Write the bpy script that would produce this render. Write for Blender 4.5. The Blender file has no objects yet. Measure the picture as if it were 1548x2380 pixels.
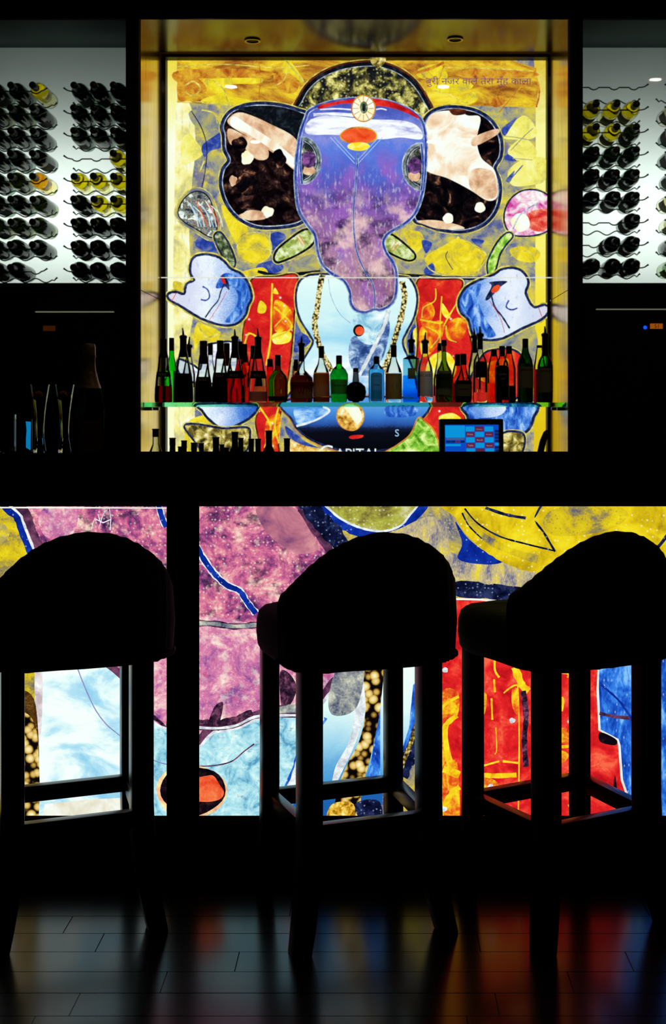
import bpy, bmesh, math, random
from mathutils import Vector, Matrix
random.seed(7)
SC = bpy.context.scene
COL = SC.collection

# ---------------------------------------------------------------- camera
F, VX, VY, CH = 2800.0, 866.0, 945.0, 1.23        # focal length (px), vanishing point, eye height
cam_data = bpy.data.cameras.new('camera')
cam_data.sensor_fit = 'AUTO'; cam_data.sensor_width = 36.0
cam_data.lens = F / 2380 * 36.0
cam_data.shift_x = -(VX - 774) / 2380
cam_data.shift_y = -(1190 - VY) / 2380
cam_data.clip_start = 0.05
cam_data.dof.use_dof = True
cam_data.dof.focus_distance = 3.2
cam_data.dof.aperture_fstop = 7.0
cam = bpy.data.objects.new('camera', cam_data)
COL.objects.link(cam)
cam.location = (0, 0, CH); cam.rotation_euler = (math.radians(90), 0, 0)
SC.camera = cam

# ---------------------------------------------------------------- world, exposure
w = bpy.data.worlds.new('night'); SC.world = w; w.use_nodes = True
w.node_tree.nodes['Background'].inputs[0].default_value = (0.0012, 0.0013, 0.0016, 1)
w.node_tree.nodes['Background'].inputs[1].default_value = 1.0
SC.view_settings.view_transform = 'Standard'
SC.view_settings.look = 'None'
SC.view_settings.exposure = 0.0
SC.view_settings.gamma = 1.0
SC.view_settings.use_curve_mapping = False
SC.cycles.max_bounces = 14
SC.cycles.transmission_bounces = 14
SC.cycles.transparent_max_bounces = 16
SC.cycles.sample_clamp_indirect = 4.0
SC.cycles.caustics_refractive = True

# depths along the view (m)
D_BAR, D_FRONT, D_SHELF, D_MURAL, D_BAY = 3.256, 5.27, 5.45, 5.85, 5.68

def area(name, loc, rot, sx, sy, power, color):
    l = bpy.data.lights.new(name, 'AREA'); l.shape = 'RECTANGLE'; l.size = sx; l.size_y = sy
    l.energy = power; l.color = color
    o = bpy.data.objects.new(name, l); COL.objects.link(o); o.location = loc; o.rotation_euler = rot
    return o
# fluorescent tubes inside the two wine-bay light boxes, behind the acrylic diffusers, facing the room
for bx, bw in ((-1.46, 0.7), (1.30, 0.7)):
    for z, p in ((1.92, 0.75), (2.12, 0.95), (2.32, 0.95)):
        area('light_box_tube', (bx, D_BAY + 0.30, z), (math.radians(-90), 0, 0), bw, 0.05, p, (0.88, 1.0, 0.95))

# ---------------------------------------------------------------- helpers
def P(px, py, d):
    return Vector(((px - VX) / F * d, d, CH + (VY - py) / F * d))
def PX(px, d): return (px - VX) / F * d
def PZ(py, d): return CH + (VY - py) / F * d

def lin(h):
    h = h.lstrip('#'); out = []
    for i in (0, 2, 4):
        c = int(h[i:i+2], 16) / 255
        out.append(c / 12.92 if c <= 0.04045 else ((c + 0.055) / 1.055) ** 2.4)
    return (out[0], out[1], out[2], 1.0)

def link(o, parent=None):
    COL.objects.link(o)
    if parent is not None: o.parent = parent
    return o
def empty(name, loc=(0, 0, 0), rz=0.0, parent=None):
    o = bpy.data.objects.new(name, None); o.empty_display_size = 0.05
    o.location = loc; o.rotation_euler = (0, 0, rz)
    return link(o, parent)
def tag(o, label=None, cat=None, group=None, kind=None):
    if label: o['label'] = label
    if cat: o['category'] = cat
    if group: o['group'] = group
    if kind: o['kind'] = kind
    return o

class MB:
    """collects verts / faces for one mesh object"""
    def __init__(self): self.v = []; self.f = []; self.m = []
    def add(self, vs, fs, mi=0):
        n = len(self.v); self.v += [tuple(p) for p in vs]
        self.f += [tuple(i + n for i in f) for f in fs]; self.m += [mi] * len(fs)
        return self
    def box(self, a, b, mi=0):
        x0, y0, z0 = a; x1, y1, z1 = b
        vs = [(x0,y0,z0),(x1,y0,z0),(x1,y1,z0),(x0,y1,z0),(x0,y0,z1),(x1,y0,z1),(x1,y1,z1),(x0,y1,z1)]
        return self.add(vs, [(0,3,2,1),(4,5,6,7),(0,1,5,4),(1,2,6,5),(2,3,7,6),(3,0,4,7)], mi)
    def lathe(self, prof, n=24, axis='z', cx=0, cy=0, mi=0, closed=True):
        rings = []
        vs = []
        for r, z in prof:
            if r < 1e-6: rings.append([len(vs)]); vs.append((cx, cy, z))
            else:
                rings.append(list(range(len(vs), len(vs) + n)))
                for k in range(n):
                    a = 2 * math.pi * k / n
                    vs.append((cx + r * math.cos(a), cy + r * math.sin(a), z))
        fs = []
        for A, B in zip(rings, rings[1:]):
            for k in range(n):
                k2 = (k + 1) % n
                if len(A) == 1 and len(B) == 1: continue
                if len(A) == 1: fs.append((A[0], B[k2], B[k]))
                elif len(B) == 1: fs.append((A[k], A[k2], B[0]))
                else: fs.append((A[k], A[k2], B[k2], B[k]))
        if axis == 'y': vs = [(x, z, y) for x, y, z in vs]; fs = [f[::-1] for f in fs]
        return self.add(vs, fs, mi)
    def loft(self, secs, caps=True, mi=0):
        """secs: list of loops (same length) of points"""
        n = len(secs[0]); vs = [p for s in secs for p in s]; fs = []
        for i in range(len(secs) - 1):
            for k in range(n):
                k2 = (k + 1) % n
                fs.append((i*n + k, i*n + k2, (i+1)*n + k2, (i+1)*n + k))
        if caps:
            fs.append(tuple(range(n - 1, -1, -1))); fs.append(tuple((len(secs)-1)*n + k for k in range(n)))
        return self.add(vs, fs, mi)
    def tube(self, pts, r, n=8, mi=0):
        pts = [Vector(p) for p in pts]; secs = []
        for i, p in enumerate(pts):
            t = (pts[min(i+1, len(pts)-1)] - pts[max(i-1, 0)]).normalized()
            up = Vector((0, 0, 1)) if abs(t.z) < 0.9 else Vector((0, 1, 0))
            a = t.cross(up).normalized(); b = t.cross(a).normalized()
            rr = r[i] if isinstance(r, (list, tuple)) else r
            secs.append([p + a * rr * math.cos(2*math.pi*k/n) + b * rr * math.sin(2*math.pi*k/n) for k in range(n)])
        return self.loft(secs, True, mi)
    def build(self, name, mats, parent=None, smooth=None, bevel=0.0, bseg=2):
        me = bpy.data.meshes.new(name); me.from_pydata(self.v, [], self.f)
        if not isinstance(mats, (list, tuple)): mats = [mats]
        for m in mats: me.materials.append(m)
        if len(mats) > 1: me.polygons.foreach_set('material_index', self.m)
        bm = bmesh.new(); bm.from_mesh(me)
        bmesh.ops.recalc_face_normals(bm, faces=bm.faces)
        if bevel > 0:
            es = [e for e in bm.edges if len(e.link_faces) == 2 and e.calc_face_angle(0) > 0.6]
            bmesh.ops.bevel(bm, geom=es, offset=bevel, segments=bseg, affect='EDGES', profile=0.6)
        bm.to_mesh(me); bm.free()
        if smooth is not None:
            me.polygons.foreach_set('use_smooth', [True] * len(me.polygons))
            me.set_sharp_from_angle(angle=math.radians(smooth))
        me.update()
        return link(bpy.data.objects.new(name, me), parent)

def box(name, a, b, mat, parent=None, bevel=0.0):
    return MB().box(a, b).build(name, mat, parent, bevel=bevel, smooth=40 if bevel else None)

# ---------------------------------------------------------------- plain materials
def nodes_of(name):
    m = bpy.data.materials.new(name); m.use_nodes = True
    nt = m.node_tree; nt.nodes.clear()
    out = nt.nodes.new('ShaderNodeOutputMaterial')
    return m, nt, out
def principled(name, col, rough=0.5, metal=0.0, spec=0.5, noise=None, coat=0.0, bump=0.0, stretch=(1, 1, 1)):
    m, nt, out = nodes_of(name)
    b = nt.nodes.new('ShaderNodeBsdfPrincipled')
    b.inputs['Roughness'].default_value = rough; b.inputs['Metallic'].default_value = metal
    b.inputs['Specular IOR Level'].default_value = spec
    b.inputs['Coat Weight'].default_value = coat; b.inputs['Coat Roughness'].default_value = 0.08
    c = lin(col) if isinstance(col, str) else col
    if noise:
        sc, amt = noise
        tc = nt.nodes.new('ShaderNodeTexCoord'); mp = nt.nodes.new('ShaderNodeMapping')
        mp.inputs['Scale'].default_value = stretch
        nz = nt.nodes.new('ShaderNodeTexNoise'); nz.inputs['Scale'].default_value = sc; nz.inputs['Detail'].default_value = 5
        rp = nt.nodes.new('ShaderNodeValToRGB')
        rp.color_ramp.elements[0].position = 0.3; rp.color_ramp.elements[1].position = 0.7
        rp.color_ramp.elements[0].color = tuple(x * (1 - amt) for x in c[:3]) + (1,)
        rp.color_ramp.elements[1].color = tuple(min(1, x * (1 + amt)) for x in c[:3]) + (1,)
        nt.links.new(tc.outputs['Object'], mp.inputs[0]); nt.links.new(mp.outputs[0], nz.inputs['Vector'])
        nt.links.new(nz.outputs['Fac'], rp.inputs[0]); nt.links.new(rp.outputs[0], b.inputs['Base Color'])
        if bump > 0:
            bp = nt.nodes.new('ShaderNodeBump'); bp.inputs['Strength'].default_value = bump; bp.inputs['Distance'].default_value = 0.002
            nt.links.new(nz.outputs['Fac'], bp.inputs['Height']); nt.links.new(bp.outputs[0], b.inputs['Normal'])
    else:
        b.inputs['Base Color'].default_value = c
    nt.links.new(b.outputs[0], out.inputs[0])
    return m
def emit(name, col, s=1.0):
    m, nt, out = nodes_of(name)
    e = nt.nodes.new('ShaderNodeEmission'); e.inputs[0].default_value = lin(col); e.inputs[1].default_value = s
    nt.links.new(e.outputs[0], out.inputs[0]); return m
def glass(name, col, ior=1.25, rough=0.0):
    """bottle full of liquid: refracts as one solid"""
    m, nt, out = nodes_of(name)
    g = nt.nodes.new('ShaderNodeBsdfGlass'); g.inputs['Color'].default_value = lin(col)
    g.inputs['IOR'].default_value = ior; g.inputs['Roughness'].default_value = rough
    nt.links.new(g.outputs[0], out.inputs[0]); return m
def thin_glass(name, col='ffffff', ior=1.45, rough=0.02):
    """thin clear wall: straight transmission plus Fresnel reflection"""
    m, nt, out = nodes_of(name)
    t = nt.nodes.new('ShaderNodeBsdfTransparent'); t.inputs[0].default_value = lin(col)
    g = nt.nodes.new('ShaderNodeBsdfGlossy'); g.inputs['Roughness'].default_value = rough
    f = nt.nodes.new('ShaderNodeFresnel'); f.inputs['IOR'].default_value = ior
    mx = nt.nodes.new('ShaderNodeMixShader')
    nt.links.new(f.outputs[0], mx.inputs[0]); nt.links.new(t.outputs[0], mx.inputs[1]); nt.links.new(g.outputs[0], mx.inputs[2])
    nt.links.new(mx.outputs[0], out.inputs[0]); return m
def translucent(name, col, gloss=0.04):
    m, nt, out = nodes_of(name)
    t = nt.nodes.new('ShaderNodeBsdfTranslucent'); t.inputs[0].default_value = lin(col)
    g = nt.nodes.new('ShaderNodeBsdfGlossy'); g.inputs['Roughness'].default_value = 0.02
    mx = nt.nodes.new('ShaderNodeMixShader'); mx.inputs[0].default_value = gloss
    nt.links.new(t.outputs[0], mx.inputs[1]); nt.links.new(g.outputs[0], mx.inputs[2])
    nt.links.new(mx.outputs[0], out.inputs[0]); return m

M = {}
M['black'] = principled('black_paint', '0b0b0c', 0.7, spec=0.08, noise=(9, 0.3))
M['counter'] = principled('black_stone', '030303', 0.8, spec=0.0, noise=(30, 0.4))
M['bay_ceiling'] = principled('grey_bay_paint', '5d6a66', 0.8, spec=0.1, noise=(6, 0.06))
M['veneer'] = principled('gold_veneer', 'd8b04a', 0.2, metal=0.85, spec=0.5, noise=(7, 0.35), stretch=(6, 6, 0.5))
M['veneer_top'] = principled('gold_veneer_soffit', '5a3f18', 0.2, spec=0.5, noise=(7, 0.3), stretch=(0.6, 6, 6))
M['moulding'] = principled('black_moulding', '0a0908', 0.5, spec=0.2, noise=(20, 0.3))
M['steel'] = principled('brushed_steel', 'a9a59a', 0.3, metal=1.0, noise=(40, 0.15))
M['dark_steel'] = principled('dark_baffle', '1a1a18', 0.5, metal=0.6, noise=(40, 0.15))
M['wire'] = principled('rack_wire', '4a6a5c', 0.35, metal=0.5, noise=(60, 0.2))
M['cap_black'] = principled('bottle_cap_black', '0f0f0f', 0.35, spec=0.4, noise=(60, 0.3))
M['foil_green'] = principled('foil_green', '2a3a22', 0.35, metal=0.3, noise=(80, 0.3))
M['foil_maroon'] = principled('foil_maroon', '3a2422', 0.4, metal=0.3, noise=(80, 0.3))
M['foil_gold'] = principled('foil_gold', '8a6a40', 0.4, metal=0.6, noise=(80, 0.3), bump=0.4)
M['fabric'] = principled('dark_upholstery', '17110f', 0.85, spec=0.1, noise=(160, 0.5), bump=0.5)
M['stool_wood'] = principled('ebony_wood', '15100d', 0.28, spec=0.5, noise=(12, 0.4), stretch=(8, 8, 0.6))
M['pane'] = thin_glass('clear_pane', 'fbfffd')
M['clear'] = thin_glass('clear_bottle_glass', 'e9efec')
M['shelf_glass'] = glass('green_edge_glass', 'aef2d8', 1.45)

# ---------------------------------------------------------------- printed (backlit) art materials, coordinates in print units
def paint(name, stops, mode='noise', lo=0, hi=1, scale=0.02, detail=5, amp=0.0, grain=0.25, gscale=0.35,
          dots=None, stretch=(1, 1), dist=0.6, contrast=(0.34, 0.66), strength=1.1, over=None, rough=0.6):
    m, nt, out = nodes_of('print_' + name); N = nt.nodes; L = nt.links
    tc = N.new('ShaderNodeTexCoord'); mp = N.new('ShaderNodeMapping')
    mp.inputs['Scale'].default_value = (stretch[0], 0.0, stretch[1])
    L.new(tc.outputs['Object'], mp.inputs[0])
    def math_(op, a, b=None):
        n = N.new('ShaderNodeMath'); n.operation = op
        for i, x in enumerate((a, b)):
            if x is None: continue
            if isinstance(x, (int, float)): n.inputs[i].default_value = x
            else: L.new(x, n.inputs[i])
        return n.outputs[0]
    if mode == 'pebble':
        v = N.new('ShaderNodeTexVoronoi'); v.feature = 'F1'; v.inputs['Scale'].default_value = scale; v.inputs['Randomness'].default_value = 0.85
        L.new(mp.outputs[0], v.inputs['Vector']); fac = math_('SUBTRACT', 1.12, math_('MULTIPLY', v.outputs['Distance'], 1.5))
    else:
        nz = N.new('ShaderNodeTexNoise'); nz.inputs['Scale'].default_value = scale
        nz.inputs['Detail'].default_value = detail; nz.inputs['Distortion'].default_value = dist; nz.inputs['Roughness'].default_value = rough
        L.new(mp.outputs[0], nz.inputs['Vector'])
        if mode == 'noise':
            mr = N.new('ShaderNodeMapRange'); L.new(nz.outputs['Fac'], mr.inputs[0])
            mr.inputs[1].default_value = contrast[0]; mr.inputs[2].default_value = contrast[1]
            fac = mr.outputs[0]
        else:
            sp = N.new('ShaderNodeSeparateXYZ'); L.new(tc.outputs['Object'], sp.inputs[0])
            c = sp.outputs['X'] if mode == 'x' else math_('MULTIPLY', sp.outputs['Z'], -1.0)
            fac = math_('DIVIDE', math_('SUBTRACT', c, lo), hi - lo)
            fac = math_('ADD', fac, math_('MULTIPLY', math_('SUBTRACT', nz.outputs['Fac'], 0.5), amp))
    if grain:
        g = N.new('ShaderNodeTexNoise'); g.inputs['Scale'].default_value = gscale; g.inputs['Detail'].default_value = 2
        L.new(mp.outputs[0], g.inputs['Vector'])
        fac = math_('ADD', fac, math_('MULTIPLY', math_('SUBTRACT', g.outputs['Fac'], 0.5), grain))
    rp = N.new('ShaderNodeValToRGB'); L.new(fac, rp.inputs[0]); cr = rp.color_ramp
    stops = [(i / max(1, len(stops) - 1), s) if isinstance(s, str) else s for i, s in enumerate(stops)]
    while len(cr.elements) < len(stops): cr.elements.new(0.5)
    for e, (p, h) in zip(cr.elements, stops): e.position = p; e.color = lin(h)
    colr = rp.outputs[0]
    for sc_, col_, lo_, hi_, amt, st_, zr in (over or []):
        mp2 = N.new('ShaderNodeMapping'); mp2.inputs['Scale'].default_value = (st_[0], 0.0, st_[1]); mp2.inputs['Location'].default_value = (sc_ * 977, 0, lo_ * 313)
        L.new(tc.outputs['Object'], mp2.inputs[0])
        n2 = N.new('ShaderNodeTexNoise'); n2.inputs['Scale'].default_value = sc_; n2.inputs['Detail'].default_value = 6; n2.inputs['Roughness'].default_value = 0.62
        L.new(mp2.outputs[0], n2.inputs['Vector'])
        mr = N.new('ShaderNodeMapRange'); L.new(n2.outputs['Fac'], mr.inputs[0])
        mr.inputs[1].default_value = lo_; mr.inputs[2].default_value = hi_; mr.inputs[3].default_value = 0; mr.inputs[4].default_value = amt
        fm = mr.outputs[0]
        if zr:
            s2 = N.new('ShaderNodeSeparateXYZ'); L.new(tc.outputs['Object'], s2.inputs[0])
            m2 = N.new('ShaderNodeMapRange'); L.new(math_('MULTIPLY', s2.outputs['Z'], -1.0), m2.inputs[0])
            m2.inputs[1].default_value = zr[0]; m2.inputs[2].default_value = zr[1]
            fm = math_('MULTIPLY', fm, m2.outputs[0])
        mx = N.new('ShaderNodeMix'); mx.data_type = 'RGBA'
        L.new(fm, mx.inputs['Factor']); L.new(colr, mx.inputs['A']); mx.inputs['B'].default_value = lin(col_)
        colr = mx.outputs['Result']
    for dd in (dots or []):
        sp_, col_, rad, amt = dd
        v = N.new('ShaderNodeTexVoronoi'); v.inputs['Scale'].default_value = 1 / sp_; v.inputs['Randomness'].default_value = 0.55
        L.new(mp.outputs[0], v.inputs['Vector'])
        mr = N.new('ShaderNodeMapRange'); L.new(v.outputs['Distance'], mr.inputs[0])
        mr.inputs[1].default_value = rad; mr.inputs[2].default_value = rad * 0.4; mr.inputs[3].default_value = 0; mr.inputs[4].default_value = amt
        mx = N.new('ShaderNodeMix'); mx.data_type = 'RGBA'
        L.new(mr.outputs[0], mx.inputs['Factor']); L.new(colr, mx.inputs['A']); mx.inputs['B'].default_value = lin(col_)
        colr = mx.outputs['Result']
    e = N.new('ShaderNodeEmission'); e.inputs[1].default_value = strength
    L.new(colr, e.inputs[0]); L.new(e.outputs[0], out.inputs[0])
    return m

def catmull(pts, closed=True, sub=5):
    n = len(pts); out = []
    for i in range(n if closed else n - 1):
        if closed: p0, p1, p2, p3 = (pts[(i + j) % n] for j in (-1, 0, 1, 2))
        else: p0, p1, p2, p3 = pts[max(i-1, 0)], pts[i], pts[i+1], pts[min(i+2, n-1)]
        for s in range(sub):
            t = s / sub
            out.append(tuple(0.5 * (2*p1[k] + (p2[k]-p0[k])*t + (2*p0[k]-5*p1[k]+4*p2[k]-p3[k])*t*t
                                    + (3*p1[k]-p0[k]-3*p2[k]+p3[k])*t**3) for k in (0, 1)))
    if not closed: out.append(tuple(pts[-1][:2]))
    return out

class Art:
    """a flat backlit print: shapes are thin layers, x to the right and -z down in print units"""
    def __init__(self, name, d, label, cat):
        self.k = d / F
        self.root = empty(name, (-VX * self.k, d, CH + VY * self.k)); self.root.scale = (self.k,) * 3
        tag(self.root, label, cat); self.z = 0.0
    def _obj(self, name, mb, mats, smooth=None):
        return mb.build(name, mats, self.root)
    def _ribbon(self, mb, pts, w, off, y, mi, closed, taper=False):
        n = len(pts); vs = []
        # orientation so that +off means outward for closed shapes
        A = sum(pts[i][0]*pts[(i+1) % n][1] - pts[(i+1) % n][0]*pts[i][1] for i in range(n)) if closed else 1
        sg = 1 if A > 0 else -1
        for i in range(n):
            a = pts[(i-1) % n] if closed else pts[max(i-1, 0)]
            b = pts[(i+1) % n] if closed else pts[min(i+1, n-1)]
            dx, dy = b[0]-a[0], b[1]-a[1]; l = math.hypot(dx, dy) or 1
            nx, ny = dy / l * sg, -dx / l * sg
            ww = w
            if taper:
                t = i / (n - 1); ww = w * max(0.08, math.sin(math.pi * min(1, max(0, t))) ** 0.6) if taper == 1 else w * (1 - 0.9 * t)
            jit = 1 + random.uniform(-0.18, 0.18)
            for s in (-0.5, 0.5):
                q = off + s * ww * jit
                vs.append((pts[i][0] + nx*q, -y, -(pts[i][1] + ny*q)))
        fs = []
        for i in range(n if closed else n - 1):
            j = (i + 1) % n
            fs.append((2*i, 2*i+1, 2*j+1, 2*j))
        mb.add(vs, fs, mi)
    def poly(self, name, pts, mat, outl=(), smooth=True, dz=1.0, label=None):
        self.z += 0.14 * dz
        c = catmull(pts, True, 6) if smooth else list(pts)
        mb = MB(); mb.add([(x, -self.z, -y) for x, y in c], [tuple(range(len(c)))], 0)
        mats = [mat]
        for i, (wd, off, om) in enumerate(outl):
            mats.append(om); self._ribbon(mb, c, wd, off, self.z + 0.05 * (i + 1), len(mats) - 1, True)
        if outl: self.z += 0.05 * len(outl)
        o = self._obj(name, mb, mats)
        if label: o['label'] = label
        return o
    def stroke(self, name, pts, wd, mat, edge=None, taper=False, smooth=True, sub=6):
        self.z += 0.12
        c = catmull(pts, False, sub) if smooth else list(pts)
        mb = MB(); mats = [mat]
        if edge:
            mats.append(edge[1]); self._ribbon(mb, c, wd + 2 * edge[0], 0, self.z, 1, False, taper); self.z += 0.06
        self._ribbon(mb, c, wd, 0, self.z, 0, False, taper)
        return self._obj(name, mb, mats)
    def ell(self, name, cx, cy, rx, ry, mat, outl=(), rot=0, wob=0.0, n=28):
        ph = random.random() * 6
        pts = []
        for k in range(n):
            a = 2*math.pi*k/n; q = 1 + wob * math.sin(3*a + ph) + wob * 0.7 * math.sin(5*a + 2*ph)
            x, y = rx*q*math.cos(a), ry*q*math.sin(a)
            pts.append((cx + x*math.cos(rot) - y*math.sin(rot), cy + x*math.sin(rot) + y*math.cos(rot)))
        return self.poly(name, pts, mat, outl, smooth=False)
    def text(self, name, body, x, y, width, mat, height=None, flip=False):
        self.z += 0.14
        me = text_mesh(body)
        xs = [v.co.x for v in me.vertices]; ys = [v.co.y for v in me.vertices]
        s = width / (max(xs) - min(xs)); sy = s if height is None else height / (max(ys) - min(ys)); x0 = min(xs); y0 = min(ys)
        for v in me.vertices:
            v.co = (x + (v.co.x - x0) * s, -self.z, -y + (v.co.y - y0) * sy)
        me.name = name; me.materials.clear(); me.materials.append(mat)
        return link(bpy.data.objects.new(name, me), self.root)

def text_mesh(body, size=1.0):
    c = bpy.data.curves.new('lettering', 'FONT'); c.body = body; c.size = size; c.resolution_u = 3
    o = bpy.data.objects.new('lettering', c); COL.objects.link(o)
    dg = bpy.context.evaluated_depsgraph_get()
    me = bpy.data.meshes.new_from_object(o.evaluated_get(dg))
    bpy.data.objects.remove(o); bpy.data.curves.remove(c)
    return me

# ================================================================ LARGE STRUCTURE
# floor: dark lacquered boards laid along the bar
M['board'] = principled('lacquered_board', '1a0f09', 0.2, spec=0.3, noise=(5, 0.35), stretch=(0.7, 9, 1))
M['subfloor'] = principled('subfloor', '060404', 0.8, spec=0.1, noise=(5, 0.3))
floor = box('floor', (-2.3, -0.8, -0.06), (2.3, 6.2, -0.012), M['subfloor'])
tag(floor, 'dark lacquered wooden board floor in front of the bar', kind='structure')
BW, BL = 0.0954, 0.87
joint = {0: -0.723, 1: -0.626, 2: -0.30, 3: -0.446, 4: -0.613, 5: -0.68, -1: -0.2, -2: -0.5}
board_mesh = {}
def board(x0, x1, y0, y1):
    key = (round(x1 - x0, 3))
    if key not in board_mesh:
        o = MB().box((0, 0, -0.012), (x1 - x0 - 0.0009, BW - 0.0009, 0.0)).build('board', M['board'], floor, bevel=0.0007, bseg=1)
        board_mesh[key] = o.data
    else:
        o = link(bpy.data.objects.new('board', board_mesh[key]), floor)
    o.location = (x0, y0, random.uniform(-0.0003, 0.0))
    o.rotation_euler = (random.uniform(-0.0015, 0.0015), 0, 0)
for r in range(-3, 20):
    y1 = 2.909 - BW * r; y0 = y1 - BW
    j = joint.get(r, random.uniform(-0.8, 0.0))
    x = j - BL * math.ceil((j + 2.0) / BL)
    while x < 1.9:
        a, b = max(x, -2.0), min(x + BL, 1.9)
        if b - a > 0.05: board(a, b, y0, y1)
        x += BL

ceiling = box('ceiling', (-2.3, -0.8, 3.2), (2.3, 6.2, 3.26), M['black'])
tag(ceiling, 'black painted ceiling above the bar', kind='structure')

wb = MB()
wb.box((-2.3, 6.12, 0), (2.3, 6.2, 3.2))                         # rear wall
wall = wb.build('wall_back', M['black'])
tag(wall, 'black back wall behind the niche and the wine bays', kind='structure')
TR = []
for i, (a, b, lab) in enumerate((((-1.08, D_FRONT, 0), (-1.0245, 6.12, 3.2), 'black pillar left of the mural niche'),
        ((0.8645, D_FRONT, 0), (0.920, 6.12, 3.2), 'black pillar right of the mural niche'),
        ((-2.3, D_FRONT, 2.93), (2.3, 5.40, 3.2), 'black bulkhead above the niche and the wine bays'),
        ((-2.3, D_FRONT, 0), (-1.87, 6.12, 3.2), 'black wall left of the left wine bay'), ((1.74, D_FRONT, 0), (2.3, 6.12, 3.2), 'black wall right of the right wine bay'),
        ((-1.87, 5.30, 1.60), (-1.08, 6.12, 1.774), 'black sill under the left wine bay'), ((0.92, 5.30, 1.60), (1.74, 6.12, 1.774), 'black sill under the right wine bay'))):
    TR.append(tag(box('trim_%d' % (i + 2), a, b, M['black']), lab, kind='structure'))
for x0, x1 in ((-1.85, -1.08), (0.92, 1.72)):
    box('bay_soffit', (x0, 5.274, 2.922), (x1, 6.10, 2.9295), M['bay_ceiling'], TR[2])
for x0, x1 in ((-1.0245, -1.0145), (0.8545, 0.8645)):
    for z0, z1 in ((0.83, 1.738), (1.7415, 2.93)):
        box('side_panel', (x0, 5.276, z0), (x1, 5.80, z1), M['veneer'], TR[0] if x0 < 0 else TR[1])
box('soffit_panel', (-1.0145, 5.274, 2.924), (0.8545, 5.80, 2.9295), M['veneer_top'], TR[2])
tr = MB()
tr.box((-1.0145, 5.79, 0.83), (-0.995, 5.88, 2.93)); tr.box((0.8405, 5.79, 0.83), (0.8545, 5.88, 2.93))
tr.box((-0.995, 5.79, 2.910), (0.8405, 5.88, 2.93))
tag(tr.build('trim_1', M['moulding']), 'black moulding framing the glowing elephant mural', kind='structure')

# ceiling downlights over the service aisle (their reflections show in the mural glass)
M['lens'] = emit('downlight_lens', 'fff4e0', 55.0)
n_d = 0
for x, who in ((-0.87, 'left'), (0.435, 'middle'), (1.70, 'rightmost')):
    for y, row in ((4.12, 'row nearest the mural'), (2.58, 'row above the stools')):
        t = empty('ceiling_downlight', (x, y, 3.2))
        tag(t, f'lit recessed ceiling downlight, {who}, {row}', 'downlight', 'lit ceiling downlights')
        MB().lathe([(0.036, -0.001), (0.036, -0.006), (0.05, -0.006), (0.052, -0.001)], 24).build('trim_ring', M['steel'], t, smooth=40)
        MB().lathe([(0.0, -0.004), (0.036, -0.004)], 24).build('lens', M['lens'], t)

# niche downlights, switched off
for px, py, who in ((587, 90, 'left'), (1058, 87, 'right')):
    d = 1.70 / ((VY - py) / F)
    t = empty('niche_downlight', (PX(px, d), d, 2.924))
    tag(t, f'unlit round recessed downlight with metal rim, {who} one in the niche soffit', 'downlight', 'niche downlights')
    MB().lathe([(0.027, -0.001), (0.029, -0.007), (0.036, -0.007), (0.039, -0.001)], 28).build('trim_ring', M['steel'], t, smooth=40)
    MB().lathe([(0.0, -0.0015), (0.028, -0.0015)], 28).build('baffle', M['dark_steel'], t)

# wine-bay light boxes: white acrylic diffuser in front of the tubes
M['acrylic'] = translucent('white_acrylic', 'f4f6f2', 0.04)
M['box_white'] = principled('light_box_white', 'e8eeea', 0.8, spec=0.1, noise=(4, 0.03))
for x0, x1, who in ((-1.85, -1.08, 'left'), (0.92, 1.72, 'right')):
    t = empty('light_box', ((x0 + x1) / 2, D_BAY, 1.776))
    tag(t, f'white glowing light box panel behind the wine racks, {who} of the mural', 'light box', 'wine bay light boxes')
    w2 = (x1 - x0) / 2
    MB().add([(-w2, 0, 0), (w2, 0, 0), (w2, 0, 1.154), (-w2, 0, 1.154)], [(0, 1, 2, 3)]).build('diffuser', M['acrylic'], t)
    c = MB(); c.box((-w2, 0.38, 0), (w2, 0.40, 1.15)); c.box((-w2, 0.004, -0.0), (-w2 + 0.01, 0.38, 1.15)); c.box((w2 - 0.01, 0.004, 0), (w2, 0.38, 1.15))
    c.build('housing', M['box_white'], t)

# ---------------------------------------------------------------- bar counter
bar = empty('bar_counter', (0, 3.4, 0)); tag(bar, 'long black bar counter with a dark post between glowing front panels', 'bar counter')
def bpart(name, a, b, bev=0.0):
    return box(name, (a[0], a[1] - 3.4, a[2]), (b[0], b[1] - 3.4, b[2]), M['counter'], bar, bev)
bpart('countertop', (-2.2, 3.06, 1.04), (2.2, 3.76, 1.09), 0.004)
bpart('fascia', (-2.2, 3.20, 0.9649), (2.2, 3.228, 1.04))
bpart('base', (-2.2, 3.20, 0.0), (2.2, 3.228, 0.134))
bpart('body', (-2.2, 3.262, 0.0), (2.2, 3.72, 1.04))
bpart('post', (PX(387, 3.2), 3.20, 0.0), (PX(460, 3.2), 3.228, 1.04), 0.002)

back = empty('back_counter', (0, 5.0, 0)); tag(back, 'dark back counter running under the mural niche', 'back counter')
box('cabinet', (-1.85, -0.22, 0), (1.72, 0.27, 0.80), M['black'], back)
box('worktop', (-1.85, -0.25, 0.80), (1.72, 0.27, 0.83), M['counter'], back, 0.003)
box('niche_ledge', (-1.0145, 0.27, 0.0), (0.8545, 0.79, 0.83), M['counter'], back)

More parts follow.
